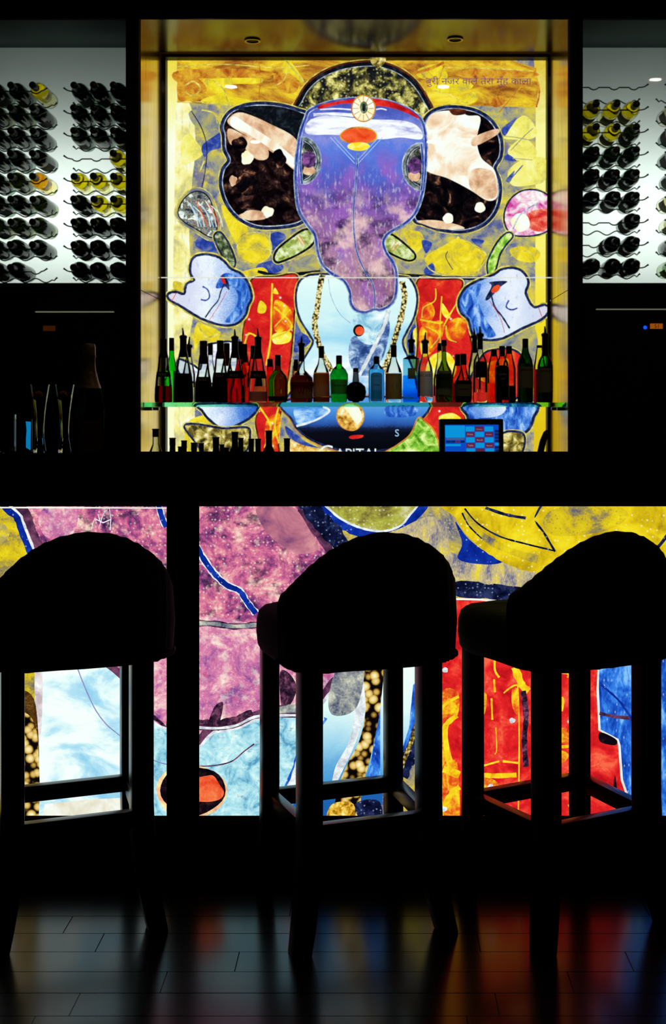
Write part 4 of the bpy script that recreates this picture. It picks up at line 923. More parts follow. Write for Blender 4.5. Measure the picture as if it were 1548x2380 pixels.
for i, (x, y, a, lab) in enumerate(((-0.736, 2.935, 21, 'dark upholstered bar stool left of the bar post, cut by the left edge'),
                                    (-0.054, 2.93, 20, 'dark upholstered bar stool in the middle, right of the bar post'),
                                    (0.460, 2.94, 28, 'dark upholstered bar stool at the right, in front of the red print'))):
    o = st0 if i == 0 else copy_tree(st0)
    o.location = (x, y, 0); o.rotation_euler = (0, 0, math.radians(a))
    tag(o, lab, 'bar stool', 'bar stools along the counter')

# ================================================================ GLASS SHELF AND ITS BOTTLES
SHELF_Z = PZ(935.5, 5.35)
shelf = empty('glass_shelf', (0, 5.45, SHELF_Z)); tag(shelf, 'long green edged glass shelf across the mural, carrying the spirit bottles', 'shelf')
box('glass_plate', (-1.012, -0.11, -0.0195), (0.852, 0.16, 0), M['shelf_glass'], shelf)
for x in (-0.985, 0.825):
    MB().tube([(x + math.copysign(0.03, x), -0.06, -0.028), (x, -0.06, -0.028)], 0.008, 12).build('bracket', M['steel'], shelf, smooth=40)
    MB().tube([(x + math.copysign(0.03, x), 0.11, -0.028), (x, 0.11, -0.028)], 0.008, 12).build('bracket', M['steel'], shelf, smooth=40)

G = {}
for n, c in dict(black='120c0a', dark='2a1614', red='e02434', wine='9a1826', pinkish='f0c4b4', green='4ae04a', olive='8aa828', emerald='2cc458', darkgreen='1c5a24', amber='eaa860',
                 cognac='b0482a', clearliq='f6faf8', sapphire='8ad0ea', blue='4ab4fa', orange='f4662c', talisker='6a8a3a').items():
    G[n] = glass('liquid_' + n, c, 1.22)
T = {}
for n, c in dict(clear='eef4f2', green='3ad03a', dkgreen='1c7a26', blue='a8dcec', red='f06060', amber='f2cc98', olive='8aa838', grey='8a8a88').items():
    T[n] = thin_glass('neck_' + n, c)
def paper(name, col):
    m, nt, out = nodes_of(name); N = nt.nodes
    nz = N.new('ShaderNodeTexNoise'); nz.inputs['Scale'].default_value = 120
    rp = N.new('ShaderNodeValToRGB'); c = lin(col)
    rp.color_ramp.elements[0].color = tuple(x * .85 for x in c[:3]) + (1,); rp.color_ramp.elements[1].color = c
    a = N.new('ShaderNodeBsdfDiffuse'); b = N.new('ShaderNodeBsdfTranslucent'); mx = N.new('ShaderNodeMixShader'); mx.inputs[0].default_value = 0.6
    nt.links.new(nz.outputs['Fac'], rp.inputs[0])
    for q in (a, b): nt.links.new(rp.outputs[0], q.inputs[0])
    nt.links.new(a.outputs[0], mx.inputs[1]); nt.links.new(b.outputs[0], mx.inputs[2]); nt.links.new(mx.outputs[0], out.inputs[0])
    return m
LB = {}
for n, c in dict(cream='e4dcc0', parchment='ecd8a0', dark='14110e', white='f2f0e8', grey='8a8a84', brown='a87838', navy='10141c', tan='ecd0bc', green='c0e0a0', red='7a1414', lightblue='cceaf0').items():
    LB[n] = paper('label_' + n, c)
INK = principled('label_ink', '14100c', 0.7, spec=0.1, noise=(200, 0.1))
INKW = principled('label_ink_white', 'd8d4c8', 0.7, spec=0.1, noise=(200, 0.1))
INKB = principled('label_ink_blue', '1c4c70', 0.7, spec=0.1, noise=(200, 0.1))
BASE_Y = 935.5
def patch(r0, r1, z0, z1, ha, n=14, arch=0.0, off=0.0):
    vs = []; fs = []
    for i in range(n + 1):
        u = -1 + 2 * i / n; a = -math.pi / 2 + off + u * ha
        zt = z1 - arch * (1 - math.sqrt(max(0, 1 - u * u)))
        vs += [(r0 * math.cos(a), r0 * math.sin(a), z0), (r1 * math.cos(a), r1 * math.sin(a), zt)]
    for i in range(n): fs.append((2*i, 2*i+2, 2*i+3, 2*i+1))
    return MB().add(vs, fs)
def wrap_text(body, r, z, width, mat, parent, height=None, off=0.0):
    me = text_mesh(body); xs = [v.co.x for v in me.vertices]; ys = [v.co.y for v in me.vertices]
    x0, x1, y0, y1 = min(xs), max(xs), min(ys), max(ys); s = width / (x1 - x0); sy = s if height is None else height / (y1 - y0)
    for v in me.vertices:
        a = -math.pi / 2 + off + ((v.co.x - (x0 + x1) / 2) * s) / r
        v.co = (r * math.cos(a), r * math.sin(a), z + (v.co.y - y0) * sy)
    me.name = 'lettering'; me.materials.clear(); me.materials.append(mat)
    return link(bpy.data.objects.new('lettering', me), parent)
def radius_at(prof, y):
    for (r0, y0), (r1, y1) in zip(prof, prof[1:]):
        if min(y0, y1) <= y <= max(y0, y1) and y0 != y1:
            return r0 + (r1 - r0) * (y - y0) / (y1 - y0)
    return prof[-1][0]
def bottle(label, px, prof, level, body, neck, cap=None, pour=None, labels=(), d=5.40, base=None, n=24, group='spirit bottles on the glass shelf', name='spirit_bottle', phase=0.0):
    """prof: (half width, y) in photo units from the base upwards; level: y where the liquid ends"""
    s = F / d; zb = SHELF_Z if base is None else base
    t = empty(name, (PX(px, d), d, zb)); tag(t, label, 'bottle', group)
    H = lambda y: (BASE_Y - y) / s
    prof = [(r, min(y, BASE_Y)) for r, y in prof]
    rl = radius_at(prof, level)
    q = math.sqrt(2) if n == 4 else 1
    low = [(0, H(BASE_Y) + 0.0005), (prof[0][0] * .92 / s * q, H(BASE_Y) + 0.0005)] + [(r / s * q, H(y) + (0.004 if i == 0 else 0)) for i, (r, y) in enumerate(prof) if y > level] + [(rl / s * q, H(level)), (0, H(level))]
    up = [(rl / s * q, H(level))] + [(r / s * q, H(y)) for r, y in prof if y < level]
    def lathe_obj(nm, pr, mat, par, sm=50):
        o = MB().lathe(pr, n).build(nm, mat, par, smooth=sm)
        if n == 4:
            o.data.transform(Matrix.Rotation(math.pi / 4, 4, 'Z'))
        return o
    lathe_obj('filled_body', low, body, t)
    if len(up) > 1: lathe_obj('clear_neck', up, neck, t)
    rt = prof[-1][0] / s; zt = H(prof[-1][1])
    if cap:
        y0, y1, hw, cm = cap
        MB().lathe([(hw * .96 / s, H(y0)), (hw / s, H(y0) + .002), (hw / s, H(y1) - .002), (hw * .85 / s, H(y1)), (0, H(y1))], 20).build('cap', cm, t, smooth=40)
    if pour is not None:
        ytop = cap[1] if cap else prof[-1][1]
        p = MB().lathe([(8 / s, H(ytop) - .004), (9 / s, H(ytop)), (9 / s, H(ytop - 4)), (4.5 / s, H(ytop - 7)), (0, H(ytop - 7))], 16).build('pourer', M['cap_black'], t, smooth=40)
        lean = random.uniform(-.004, .004)
        MB().tube([(0, 0, H(ytop - 5)), (lean * .3, 0, H(ytop - 14)), (lean, 0, H(pour))], [3 / s, 2.2 / s, 1.2 / s], 8).build('spout', M['cap_black'], p, smooth=40)
    for L in labels:
        y0, y1, lm, ha = L[:4]; arch = L[4] if len(L) > 4 else 0; words = L[5] if len(L) > 5 else ()
        flat = n == 4
        r0, r1 = radius_at(prof, y0) / s + .0006, radius_at(prof, y1) / s + .0006
        if flat:
            hw = radius_at(prof, y0) / s * ha
            lo = MB().box((-hw, -r0 - .0006, H(y0)), (hw, -r0, H(y1))).build('label', lm, t)
        else:
            lo = patch(r0, r1, H(y0), H(y1), ha, 16, arch / s).build('label', lm, t, smooth=60)
        for wd in words:
            body_, yb, wpx, wm = wd[:4]; hh = wd[4] / s if len(wd) > 4 else None
            wrap_text(body_, radius_at(prof, yb) / s + .0014, H(yb), wpx / s, wm, lo, hh)
    return t
CB, FG, FM = M['cap_black'], M['foil_green'], M['foil_maroon']
def cone(w, sh, top, nk=7): return [(w, 935.5), (w + .5, 925), (w, 905), (w - 2, sh), (w - 6, sh - 22), (nk + 4, sh - 52), (nk + 1, sh - 66), (nk, top + 42), (nk, top + 4)]
BK = M['cap_black']
# front row, left to right -------------------------------------------------
bottle('clear liqueur bottle with dark red liquid and black neck band, leftmost on the glass shelf', 380, cone(20, 880, 787), 897, G['wine'], T['clear'], (832, 787, 8, FM), None, [(876, 864, LB['navy'], 1.5, 0, [('BOLS', 873, 18, INKW)])])
bottle('black liqueur bottle with tall steel pourer, second large bottle from the left', 426, cone(23, 878, 782, 7), 868, G['black'], T['clear'], (830, 785, 8, BK), 762)
bottle('black liqueur bottle with maroon capped clear neck, third large bottle from the left', 473, cone(20, 885, 792), 880, G['black'], T['clear'], (846, 792, 9, FM), None, [(888, 876, LB['navy'], 1.5, 0, [('BOLS', 885, 18, INKW)])])
bottle('black liqueur bottle with dark green neck foil and bright clear neck', 512, cone(20, 880, 792, 7), 868, G['black'], T['clear'], (834, 791, 8, FG), None, [(880, 866, LB['navy'], 1.5, 0, [('BOLS', 876, 18, INKW)])])
bottle('red liqueur bottle with black neck band and pourer', 546, cone(23, 882, 784), 876, G['red'], T['clear'], (832, 787, 8, FM), 765, [(880, 862, LB['dark'], 1.5, 0, [('BOLS', 875, 18, INKW)])])
bottle('pale pink liqueur bottle with black neck band, pourer and pale lower label', 600, cone(22, 882, 786), 878, G['pinkish'], T['clear'], (834, 788, 8, FM), 763, [(880, 862, LB['dark'], 1.5, 0, [('BOLS', 875, 18, INKW)]), (932, 910, LB['tan'], 1.3)])
bottle('squat olive green bottle with black cap', 646, [(21, 935), (23, 925), (23, 885), (20, 874), (13, 866), (7.5, 858), (7, 828)], 862, G['olive'], T['olive'], (850, 825, 7, BK), None, [(932, 921, LB['dark'], 1.4)])
bottle('broad cognac bottle with parchment label and pourer, left half of the shelf', 701, [(25, 935), (26, 925), (27, 890), (25, 878), (16, 868), (8, 860), (7, 850), (6.5, 800)], 872, G['cognac'], T['clear'], (840, 802, 6.5, BK), 782, [(926, 886, LB['parchment'], 1.2, 0, [('Hennessy', 903, 36, INK, 9), ('V.S', 916, 12, INK)])])
bottle('clear rum bottle with white picture label and gold base', 747, [(19, 935), (19.5, 925), (19, 872), (17, 862), (9, 846), (6.5, 834), (6, 808)], 866, G['amber'], T['clear'], (832, 804, 6.5, BK), None, [(922, 868, LB['cream'], 1.25, 0, []), (934, 923, LB['brown'], 1.25)])
bottle('bright green gin bottle with faceted shoulders and green label', 788, [(18, 935), (19, 925), (21, 880), (21, 870), (15, 858), (7, 850), (7, 830)], 858, G['emerald'], T['green'], (846, 826, 7, FG), None, [(916, 882, LB['green'], 1.1, 0, [('Tanqueray', 900, 34, INK, 8)])])
bottle('round dark decanter bottle with short neck', 827, [(8, 935), (16, 932), (22, 924), (24, 911), (22, 899), (15, 891), (8, 887), (6.5, 870), (6.5, 858)], 895, G['black'], T['grey'], (864, 855, 6.5, BK), None)
bottle('light blue gin bottle with tall arched pale label', 875, [(17.5, 935), (18.5, 925), (18.5, 862), (15, 855), (8, 848), (6, 842)], 858, G['sapphire'], T['blue'], (846, 828, 7, BK), None, [(932, 866, LB['lightblue'], .78, 6, [('BOMBAY', 876, 15, INKB, 4), ('SAPPHIRE', 897, 16, INKB, 4)]), ], phase=0)
bottle('clear cane spirit bottle with brown label reading 51', 915, [(19, 935), (19.5, 925), (19.5, 868), (17, 858), (9, 840), (6.5, 830), (6.5, 806)], 866, G['clearliq'], T['clear'], (830, 802, 7, BK), None, [(928, 868, LB['brown'], 1.2, 0, [('51', 902, 17, INKW, 13)])])
bottle('square bright blue bottle with clear shoulder and pourer', 956, [(19, 935), (19.5, 925), (19.5, 836), (18, 833), (8, 828), (6, 820), (6, 800)], 873, G['blue'], T['blue'], (820, 794, 6, FG), 772, [(881, 856, LB['parchment'], .45)], n=4)
bottle('clear white rum bottle with white label and pourer', 988, [(17.5, 935), (18.5, 925), (18.5, 868), (16, 852), (10, 834), (7, 822), (7, 796)], 922, G['clearliq'], T['clear'], (822, 796, 7, LB['grey']), 772, [(921, 863, LB['white'], 1.2, 0, [('BACARDI', 876, 30, INK, 6)])])
bottle('whisky bottle with long green neck and large cream label', 1032, [(18.5, 935), (19.5, 925), (19.5, 878), (18, 862), (11, 850), (6, 836), (5, 812), (6, 798)], 870, G['talisker'], T['olive'], (804, 790, 6.5, BK), None, [(918, 862, LB['cream'], 1.25, 4, [('TALISKER', 884, 28, INK, 5)])])
bottle('small dark cognac flask with parchment label', 1077, [(18, 935), (20, 924), (20, 890), (17, 880), (10, 868), (6.5, 852), (6.5, 826)], 884, G['black'], T['amber'], (848, 822, 7.5, BK), None, [(921, 893, LB['parchment'], 1.05, 0, [('Hennessy', 908, 26, INK, 6)])])
bottle('tall clear bottle with dark neck badge and twin pourers behind the small cognac flask', 1116, [(16.5, 935), (17, 925), (17, 850), (15, 836), (8, 822), (6, 812), (6, 786)], 912, G['clearliq'], T['clear'], (812, 780, 6.5, BK), 758, [(878, 840, LB['dark'], .8, 3)], d=5.42)
bottle('whiskey bottle with tall arched black label', 1167, [(16, 935), (16.5, 925), (16.5, 858), (14, 842), (8, 832), (6.5, 826), (6.5, 808)], 850, G['amber'], T['amber'], (828, 804, 7, BK), None, [(930, 849, LB['dark'], 1.45, 12, [('BUSHMILLS', 872, 22, INKW, 4), ('10', 882, 8, INKW, 4)])])
bottle('green whiskey bottle with cream label and plain black cap', 1221, [(18, 935), (18.5, 925), (18.5, 850), (16, 836), (9, 820), (7, 808), (7, 790)], 845, G['darkgreen'], T['dkgreen'], (808, 787, 7, BK), None, [(902, 852, LB['parchment'], 1.3, 3, [('JAMESON', 864, 32, INK, 6)])])
bottle('green whiskey bottle with cream label and pourer, rightmost on the glass shelf', 1267, [(17.5, 935), (18, 925), (18, 850), (15, 838), (8.5, 826), (7, 812), (7, 786)], 852, G['darkgreen'], T['green'], (828, 780, 7.5, BK), 758, [(912, 856, LB['parchment'], 1.3, 3, [('JAMESON', 866, 32, INK, 6)])])
# back row -------------------------------------------------------------------
def slim(w, sh, top, nk=6): return [(w, 935.5), (w, 925), (w, sh), (w - 3, sh - 14), (nk + 2, sh - 34), (nk, sh - 44), (nk, top + 3)]
DB = 5.525
for lab, px, pr, lv, g, t_, cap, pour in (
    ('bright green bottle behind the two leftmost liqueur bottles', 399, slim(16, 870, 788), 862, 'green', 'green', (815, 785, 6, FG), None),
    ('clear bottle with steel pourer behind the second liqueur bottle', 439, slim(15, 870, 800), 900, 'clearliq', 'clear', (830, 806, 6, FM), 782),
    ('clear capped bottle behind the third liqueur bottle', 489, slim(15, 880, 800), 905, 'clearliq', 'clear', (825, 797, 6, BK), None),
    ('clear bottle with maroon cap behind the dark green foiled bottle', 527, slim(15, 870, 800), 900, 'dark', 'clear', (850, 797, 7, FM), None),
    ('bottle with bright red liquid behind the red liqueur bottle', 558, slim(12, 860, 796), 846, 'red', 'red', (835, 793, 6, FM), None),
    ('brown capped reddish bottle right of the red liqueur bottle', 569, slim(14, 866, 802), 850, 'orange', 'amber', (842, 799, 6, FM), None),
    ('clear bottle with maroon cap behind the pink liqueur bottle', 588, slim(14, 870, 806), 900, 'pinkish', 'clear', (834, 803, 6, FM), None),
    ('slim orange red bottle between the pink and the olive bottles', 628, slim(11, 884, 836), 862, 'orange', 'red', (852, 834, 7, BK), None),
    ('small maroon capped bottle behind the broad cognac bottle', 688, slim(12, 890, 838), 880, 'cognac', 'amber', (862, 835, 5, FM), None),
    ('clear bottle with dark cap behind the long necked whisky bottle', 1022, slim(15, 880, 800), 920, 'clearliq', 'clear', (815, 797, 5, BK), None),
    ('gold banded capped bottle behind the small cognac flask', 1064, slim(16, 880, 826), 890, 'cognac', 'amber', (850, 823, 7, BK), None),
    ('clear bottle with pourer left behind the tall clear bottle', 1103, slim(15, 850, 790), 905, 'clearliq', 'clear', (820, 784, 6, BK), 762),
    ('amber bottle with square cap left behind the arched black label', 1148, slim(16, 860, 815), 890, 'amber', 'amber', (828, 812, 7, BK), None),
    ('amber bottle with black cap right behind the arched black label', 1183, slim(16, 858, 808), 896, 'dark', 'amber', (822, 804, 7, BK), None),
    ('clear orange spirit bottle left behind the rightmost green bottle', 1254, slim(14, 850, 805), 858, 'orange', 'clear', (808, 802, 7, BK), None)):
    bottle(lab, px, pr, lv, G[g], T[t_], cap, pour, d=DB)

# bottles standing on the back counter, only their tops show above the bar
def topbottle(lab, px, ytop, hw, cl, d=5.12):
    s = F / d; H0 = PZ(ytop, d) - 0.83
    t = empty('counter_bottle', (PX(px, d), d, 0.83)); tag(t, lab, 'bottle', 'bottles on the back counter')
    r = hw / s
    MB().lathe([(0, 0.0005), (0.034, 0.0005), (0.036, 0.004), (0.036, H0 * .58), (0.03, H0 * .66), (r * 1.1, H0 * .78), (r, H0 - .03)], 20).build('glass_body', cl, t, smooth=50)
    MB().lathe([(r * 1.02, H0 - .036), (r * 1.12, H0 - .034), (r * 1.12, H0 - .006), (r * 1.25, H0 - .005), (r * 1.25, H0 - .001), (0, H0)], 18).build('cap', BK, t, smooth=40)
for lab, px, yt, hw, g in (('clear necked bottle with black cap, leftmost of the bottles on the back counter', 362, 996, 7, T['clear']), ('dark stubby bottle top next to the clear necked bottle', 401, 1017, 6.5, G['black']),
                           ('dark bottle top, third of the row on the back counter', 428, 1023, 6, G['black']), ('dark bottle top, fourth of the row on the back counter', 451, 1028, 6.5, G['black']),
                           ('dark bottle with flared cap near the middle of the row on the back counter', 502, 1015, 7, G['dark']), ('tall dark bottle top right of the flared cap', 546, 1003, 7, G['black']),
                           ('short dark bottle top of a pair, left one, in front of the red cloth', 584, 1019, 6, G['black']), ('short dark bottle top of a pair, right one, in front of the red cloth', 600, 1019, 6, G['black']),
                           ('tallest dark bottle top in front of the red cloth', 625, 1000, 7, G['black']), ('dark bottle top, rightmost of the row on the back counter', 667, 1018, 6.5, G['black'])):
    topbottle(lab, px, yt, hw, g)
for lab, px, yt, hw in (('short dark bottle top squeezed left of the third bottle', 419, 1037, 5), ('dim bottle top left of the flared cap bottle', 468, 1029, 5.5), ('low dark bottle top right of the flared cap bottle', 516, 1032, 5), ('low dark bottle top left of the tall one', 527, 1039, 5), ('dark bottle top right behind the tall one', 560, 1017, 5.5)):
    topbottle(lab, px, yt, hw, G['black'], 5.24)

# ================================================================ WINE BAYS
GW = {k_: (thin_glass('wine_shell_' + k_, a_c, 1.3), glass('wine_core_' + k_, b_c, 1.2)) for k_, a_c, b_c in (
    ('y', 'f8f4d0', 'f4ea4c'), ('c', 'f2efdc', 'efe6b0'), ('g', 'a8c4ae', '1f7a30'), ('d', '9cb8a6', '1a4424'), ('o', 'bcc096', '848c24'),
    ('k', '90a098', '0c140e'), ('s', 'a8b8b2', '2c3c36'), ('a', 'f8f0c0', 'f2d02a'), ('l', 'd4e6c8', 'a4cc80'))}
KIND = {'y': 'yellow white wine', 'c': 'pale clear wine', 'g': 'green glass wine', 'd': 'dark green wine', 'o': 'olive glass wine', 'k': 'black glass red wine', 's': 'smoky grey wine', 'a': 'amber gold wine', 'l': 'light green wine'}
WP = [(0, 0.296), (0.030, 0.296), (0.036, 0.290), (0.0375, 0.28), (0.0375, 0.115), (0.036, 0.098), (0.030, 0.080), (0.020, 0.066), (0.0155, 0.055), (0.0145, 0.045)]
wine_mesh = {}
FOIL = {'k': FM, 'd': FG, 'g': FG}
def wine(x, z, kind, lab, y0=5.30, ti=0.0):
    t = empty('wine_bottle', (x, y0, z)); tag(t, lab, 'wine bottle', 'wine bottles in the racks')
    if kind not in wine_mesh:
        a = MB().lathe(WP, 24, axis='y').build('glass_body', GW[kind][0], t, smooth=50)
        e_ = .20 if kind in 'yacl' else .255
        w_ = MB().lathe([(0, .058), (0.012, .060), (.0165, .070), (.026, .084), (.031, .100), (.0325, .118), (.0325, e_), (.029, e_ + .008), (0, e_ + .008)], 24, axis='y').build('wine', GW[kind][1], t, smooth=50)
        b = MB().lathe([(0, 0.0), (0.0135, 0.0), (0.0155, 0.002), (0.0155, 0.018), (0.0150, 0.020), (0.0160, 0.056)], 20, axis='y').build('foil_capsule', FOIL.get(kind, FG), t, smooth=50)
        vs = []; fs = []
        for i in range(13):
            an = math.radians(-95 + 115 * i / 12)
            vs += [(0.0381 * math.sin(an), 0.14, -0.0381 * math.cos(an)), (0.0381 * math.sin(an), 0.235, -0.0381 * math.cos(an))]
            if i < 12: fs.append((2*i, 2*i+1, 2*i+3, 2*i+2))
        c = MB().add(vs, fs).build('label', LB['grey'], t, smooth=60)
        wine_mesh[kind] = [o.data for o in (a, b, c, w_)]
        parts = [a, b, c, w_]
    else:
        parts = []
        for nm, me in zip(('glass_body', 'foil_capsule', 'label', 'wine'), wine_mesh[kind]):
            parts.append(link(bpy.data.objects.new(nm, me), t))
    parts[2].rotation_euler = (0, random.uniform(-.9, .9), 0)
    t.rotation_euler = (ti, 0, random.uniform(-.02, .02))
ORD = ['top', 'second', 'third', 'fourth', 'fifth', 'sixth', 'seventh', 'eighth', 'bottom']
ROWZ = 0.1004
def rack(name_lab, xs, z0, kinds, x_open, x_wall, where, cols):
    """xs: bottle axes; x_open: free (tipped) end of the rails; x_wall: anchored end"""
    t = empty('wine_rack', ((x_open + x_wall) / 2, 5.45, 1.776)); tag(t, name_lab, 'wine rack', 'wire wine racks')
    ox, oy, oz = t.location
    sg = 1 if x_open > x_wall else -1
    for r in range(9):
        z = z0 - ROWZ * r
        # neck rail: straight with a small dip under every neck, tip turned up
        pts = [(x_wall, z - .013)]
        for x in sorted(xs, reverse=sg < 0):
            pts += [(x - sg * .022, z - .013), (x - sg * .012, z - .0205), (x, z - .0235), (x + sg * .012, z - .0205), (x + sg * .022, z - .013)]
        e = x_open
        pts += [(e - sg * .028, z - .012), (e - sg * .016, z - .009), (e - sg * .006, z - .002), (e, z + .002)]
        MB().tube([(px - ox, 5.36 - oy, pz - oz) for px, pz in pts], [.0030] * (len(pts) - 2) + [.0036, .0046], 7).build('neck_rail', M['wire'], t, smooth=60)
        # body rail: wavy cradle further back
        pts = []
        x = x_wall; xm = xs[0]
        sp = abs(xs[1] - xs[0]) if len(xs) > 1 else .09
        nst = int(abs(x_open - x_wall) / .008)
        for i in range(nst + 1):
            x = x_wall + (x_open - x_wall) * i / nst
            pts.append((x, z - .034 - .0095 * math.cos(2 * math.pi * (x - xm) / sp)))
        pts[-3:] = [(x_open - sg * .014, z - .034), (x_open - sg * .006, z - .025), (x_open, z - .020)]
        MB().tube([(px - ox, 5.53 - oy, pz - oz) for px, pz in pts], [.0030] * (len(pts) - 2) + [.0036, .0046], 7).build('body_rail', M['wire'], t, smooth=60)
    for r, row in enumerate(kinds):
        for c, k_ in enumerate(row):
            if k_ == '.': continue
            wine(xs[c], z0 - ROWZ * r, k_, f'{KIND[k_]} bottle, {ORD[r]} row, {cols[c]}, {where}', 5.30 + random.uniform(-.006, .006), random.uniform(-.012, .006))
ZL = PZ(197, 5.30); ZR = ZL + 0.017
cols3 = ['left column', 'middle column', 'right column']
rack('wire wine rack at the far left, tips pointing right', [PX(p, 5.30) for p in (-26, 24, 75)], ZL, ['gdy', 'oos', 'kks', 'kds', 'doa', 'ddo', 'ooo', 'kkk', 'kk.'], PX(110, 5.36), -1.85, 'far left rack', cols3)
rack('wire wine rack between the far left rack and the left pillar', [PX(p, 5.30) for p in (171, 217, 263)], ZL, ['ddd', 'ddd', 'dds', '..y', 'yyy', 'kyy', 'kkk', 'kkk', 'kkk'], PX(148, 5.36), -1.08, 'rack beside left pillar', cols3)
rack('wire wine rack right of the right pillar', [PX(p, 5.30) for p in (1386, 1434, 1480)], ZR, ['...', 'yyy', 'yyo', 'dgg', 'kkd', 'sss', '..s', '.dd', 'kkk'], PX(1507, 5.36), 0.92, 'rack beside right pillar', cols3)
rack('wire wine rack cut off by the right edge', [PX(p, 5.30) for p in (1583, 1630)], ZR, ['..', 'cc', 's.', 's.', 's.', 'c.', 'c.', 's.', 'l.'], PX(1545, 5.36), 1.72, 'rack at right edge', cols3)

# wine fridges under the bays: black doors with a glowing strip added for the handle's highlight and a small display
def fridge(x0, x1, lab, gap, disp, led, txt, bright):
    t = empty('wine_fridge', ((x0 + x1) / 2, 5.25, 0.83)); tag(t, lab, 'fridge', 'wine fridges')
    w = (x1 - x0) / 2; ox, oz = t.location.x, 0.83
    box('cabinet', (-w, 0.03, 0), (w, 0.55, 0.765), M['black'], t, 0.003)
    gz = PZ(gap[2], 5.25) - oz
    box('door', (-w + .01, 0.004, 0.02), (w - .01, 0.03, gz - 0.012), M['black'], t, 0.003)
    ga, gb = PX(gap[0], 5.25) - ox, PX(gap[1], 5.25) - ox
    box('handle_glow', (ga, 0.012, gz - .002), (gb, 0.03, gz + .002), emit('handle_glint', 'c8ccb0', gap[3]), t)  # emission imitates light on the metal handle, not a lamp
    dm = emit('fridge_display', 'c46410', bright)
    x_, z_ = PX(disp[0], 5.25) - ox, PZ(disp[1], 5.25) - oz; dw = disp[2] / F * 5.25 / 2; dh = 12 / F * 5.25 / 2
    o = box('display', (x_ - dw, 0.001, z_ - dh), (x_ + dw, 0.004, z_ + dh), dm, t)
    if txt:
        me = text_mesh(txt); xs = [v.co.x for v in me.vertices]; ys = [v.co.y for v in me.vertices]; s = dh * 1.5 / (max(ys) - min(ys))
        for v in me.vertices: v.co = (x_ + (v.co.x - (min(xs) + max(xs)) / 2) * s, 0.0, z_ - dh * .75 + (v.co.y - min(ys)) * s)
        me.materials.clear(); me.materials.append(INK); link(bpy.data.objects.new('lettering', me), o)
    if led:
        x_, z_ = PX(led[0], 5.25) - ox, PZ(led[1], 5.25) - oz
        MB().lathe([(0, -.004), (.006, -.003), (.008, .004)], 14, axis='y', cx=x_, cy=z_).build('power_light', emit('fridge_led', '0a4cff', 1.6), t, smooth=60)
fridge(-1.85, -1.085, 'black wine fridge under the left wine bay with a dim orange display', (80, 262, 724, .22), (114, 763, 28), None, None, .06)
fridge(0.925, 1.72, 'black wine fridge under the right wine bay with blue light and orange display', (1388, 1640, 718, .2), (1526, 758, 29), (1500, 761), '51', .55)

# ================================================================ POINT OF SALE SCREEN AND OTHER THINGS BEHIND THE BAR
pd = 4.95; sp = pd / F
pos = empty('till_screen', (PX(1098, pd), pd, 0.83)); tag(pos, 'till touch screen with blue and red buttons on the back counter', 'screen')
pos.rotation_euler = (math.radians(-4), 0, math.radians(3))
ox, oz = pos.location.x, 0.83
zt = PZ(973, pd) - oz; hw = 75 * sp
M['plastic'] = principled('black_plastic', '15150f', 0.45, spec=0.3, noise=(80, 0.2))
box('casing', (-hw, 0.0, zt - .235), (hw, 0.045, zt), M['plastic'], pos, 0.006)
MB().lathe([(0.09, 0.0), (0.09, 0.012), (0.03, 0.02), (0.025, zt - .1), (0.0, zt - .1)], 20, cy=.07).build('stand', M['plastic'], pos, smooth=40)
scr = box('display', (-hw + 12 * sp, -.002, zt - .215), (hw - 12 * sp, .002, zt - 14 * sp), emit('till_blue', '0a54d8', .8), pos)
EM = {'c': emit('till_cyan', '0a9ae4', .9), 'r': emit('till_red', '6a2a4a', .75), 'd': emit('till_dark', '062a6a', .7), 'g': emit('till_grey', '5a6a9a', .7)}
def tile(nm, x, y, w_, h_, m, dep=.0034):
    return box(nm, (x * sp - hw, -dep, zt - (y + h_) * sp), ((x + w_) * sp - hw, -.002, zt - y * sp), EM[m], pos)
def till_text(s_, x, y, w_, m):
    me = text_mesh(s_); xs = [v.co.x for v in me.vertices]; ys = [v.co.y for v in me.vertices]; s = w_ * sp / (max(xs) - min(xs))
    for v in me.vertices: v.co = (x * sp - hw + (v.co.x - min(xs)) * s, -.0038, zt - y * sp + (v.co.y - min(ys)) * s)
    me.materials.clear(); me.materials.append(m); link(bpy.data.objects.new('lettering', me), pos)
tile('order_list', 13, 16, 46, 28, 'c'); tile('status_bar', 15, 45, 42, 4, 'g')
for i, m in enumerate('ddrd'): tile('scroll_button', 15 + i * 11, 51, 10, 5, m)
tile('entry_field', 13, 59, 36, 5, 'c')
words = [['', 'Previous', ''], ['Print', '', 'Receipts'], ['', 'Recall', ''], ['Table', '', 'Resend'], ['', '', '']]
wt = emit('till_text', 'c8a0c0', .7)
for r in range(5):
    for c in range(3):
        red = (r + c) % 2 == 1
        tile('menu_button', 60.5 + c * 22.2 + r * .35, 18 + r * 12.8, 20.6, 11.6, 'r' if red else 'c')
        if words[r][c]: till_text(words[r][c], 64 + c * 22.2 + r * .35, 26 + r * 12.8, 13, wt)
for r in range(7): tile('side_button', 129, 26 + r * 7.6, 9, 6, 'd' if r != 4 else 'c')
till_text('SHARP', 13, 9.4, 22, principled('till_logo', '6a6a5a', .5))

hd = empty('pump_handle', (PX(1262, 4.9), 4.9, 0.83)); tag(hd, 'black curved pump handle standing right of the till screen', 'handle')
hz = PZ(1000, 4.9) - .83
MB().tube([(-.004, 0, 0), (-.006, 0, hz * .5), (-.010, 0, hz - .09), (.0, 0, hz - .045), (.014, 0, hz - .012), (.018, 0, hz)], [.016, .013, .014, .0135, .013, .006], 14).build('lever', M['plastic'], hd, smooth=60)
MB().lathe([(.04, 0), (.04, .02), (.02, .03), (0, .03)], 20).build('base', M['plastic'], hd, smooth=40)

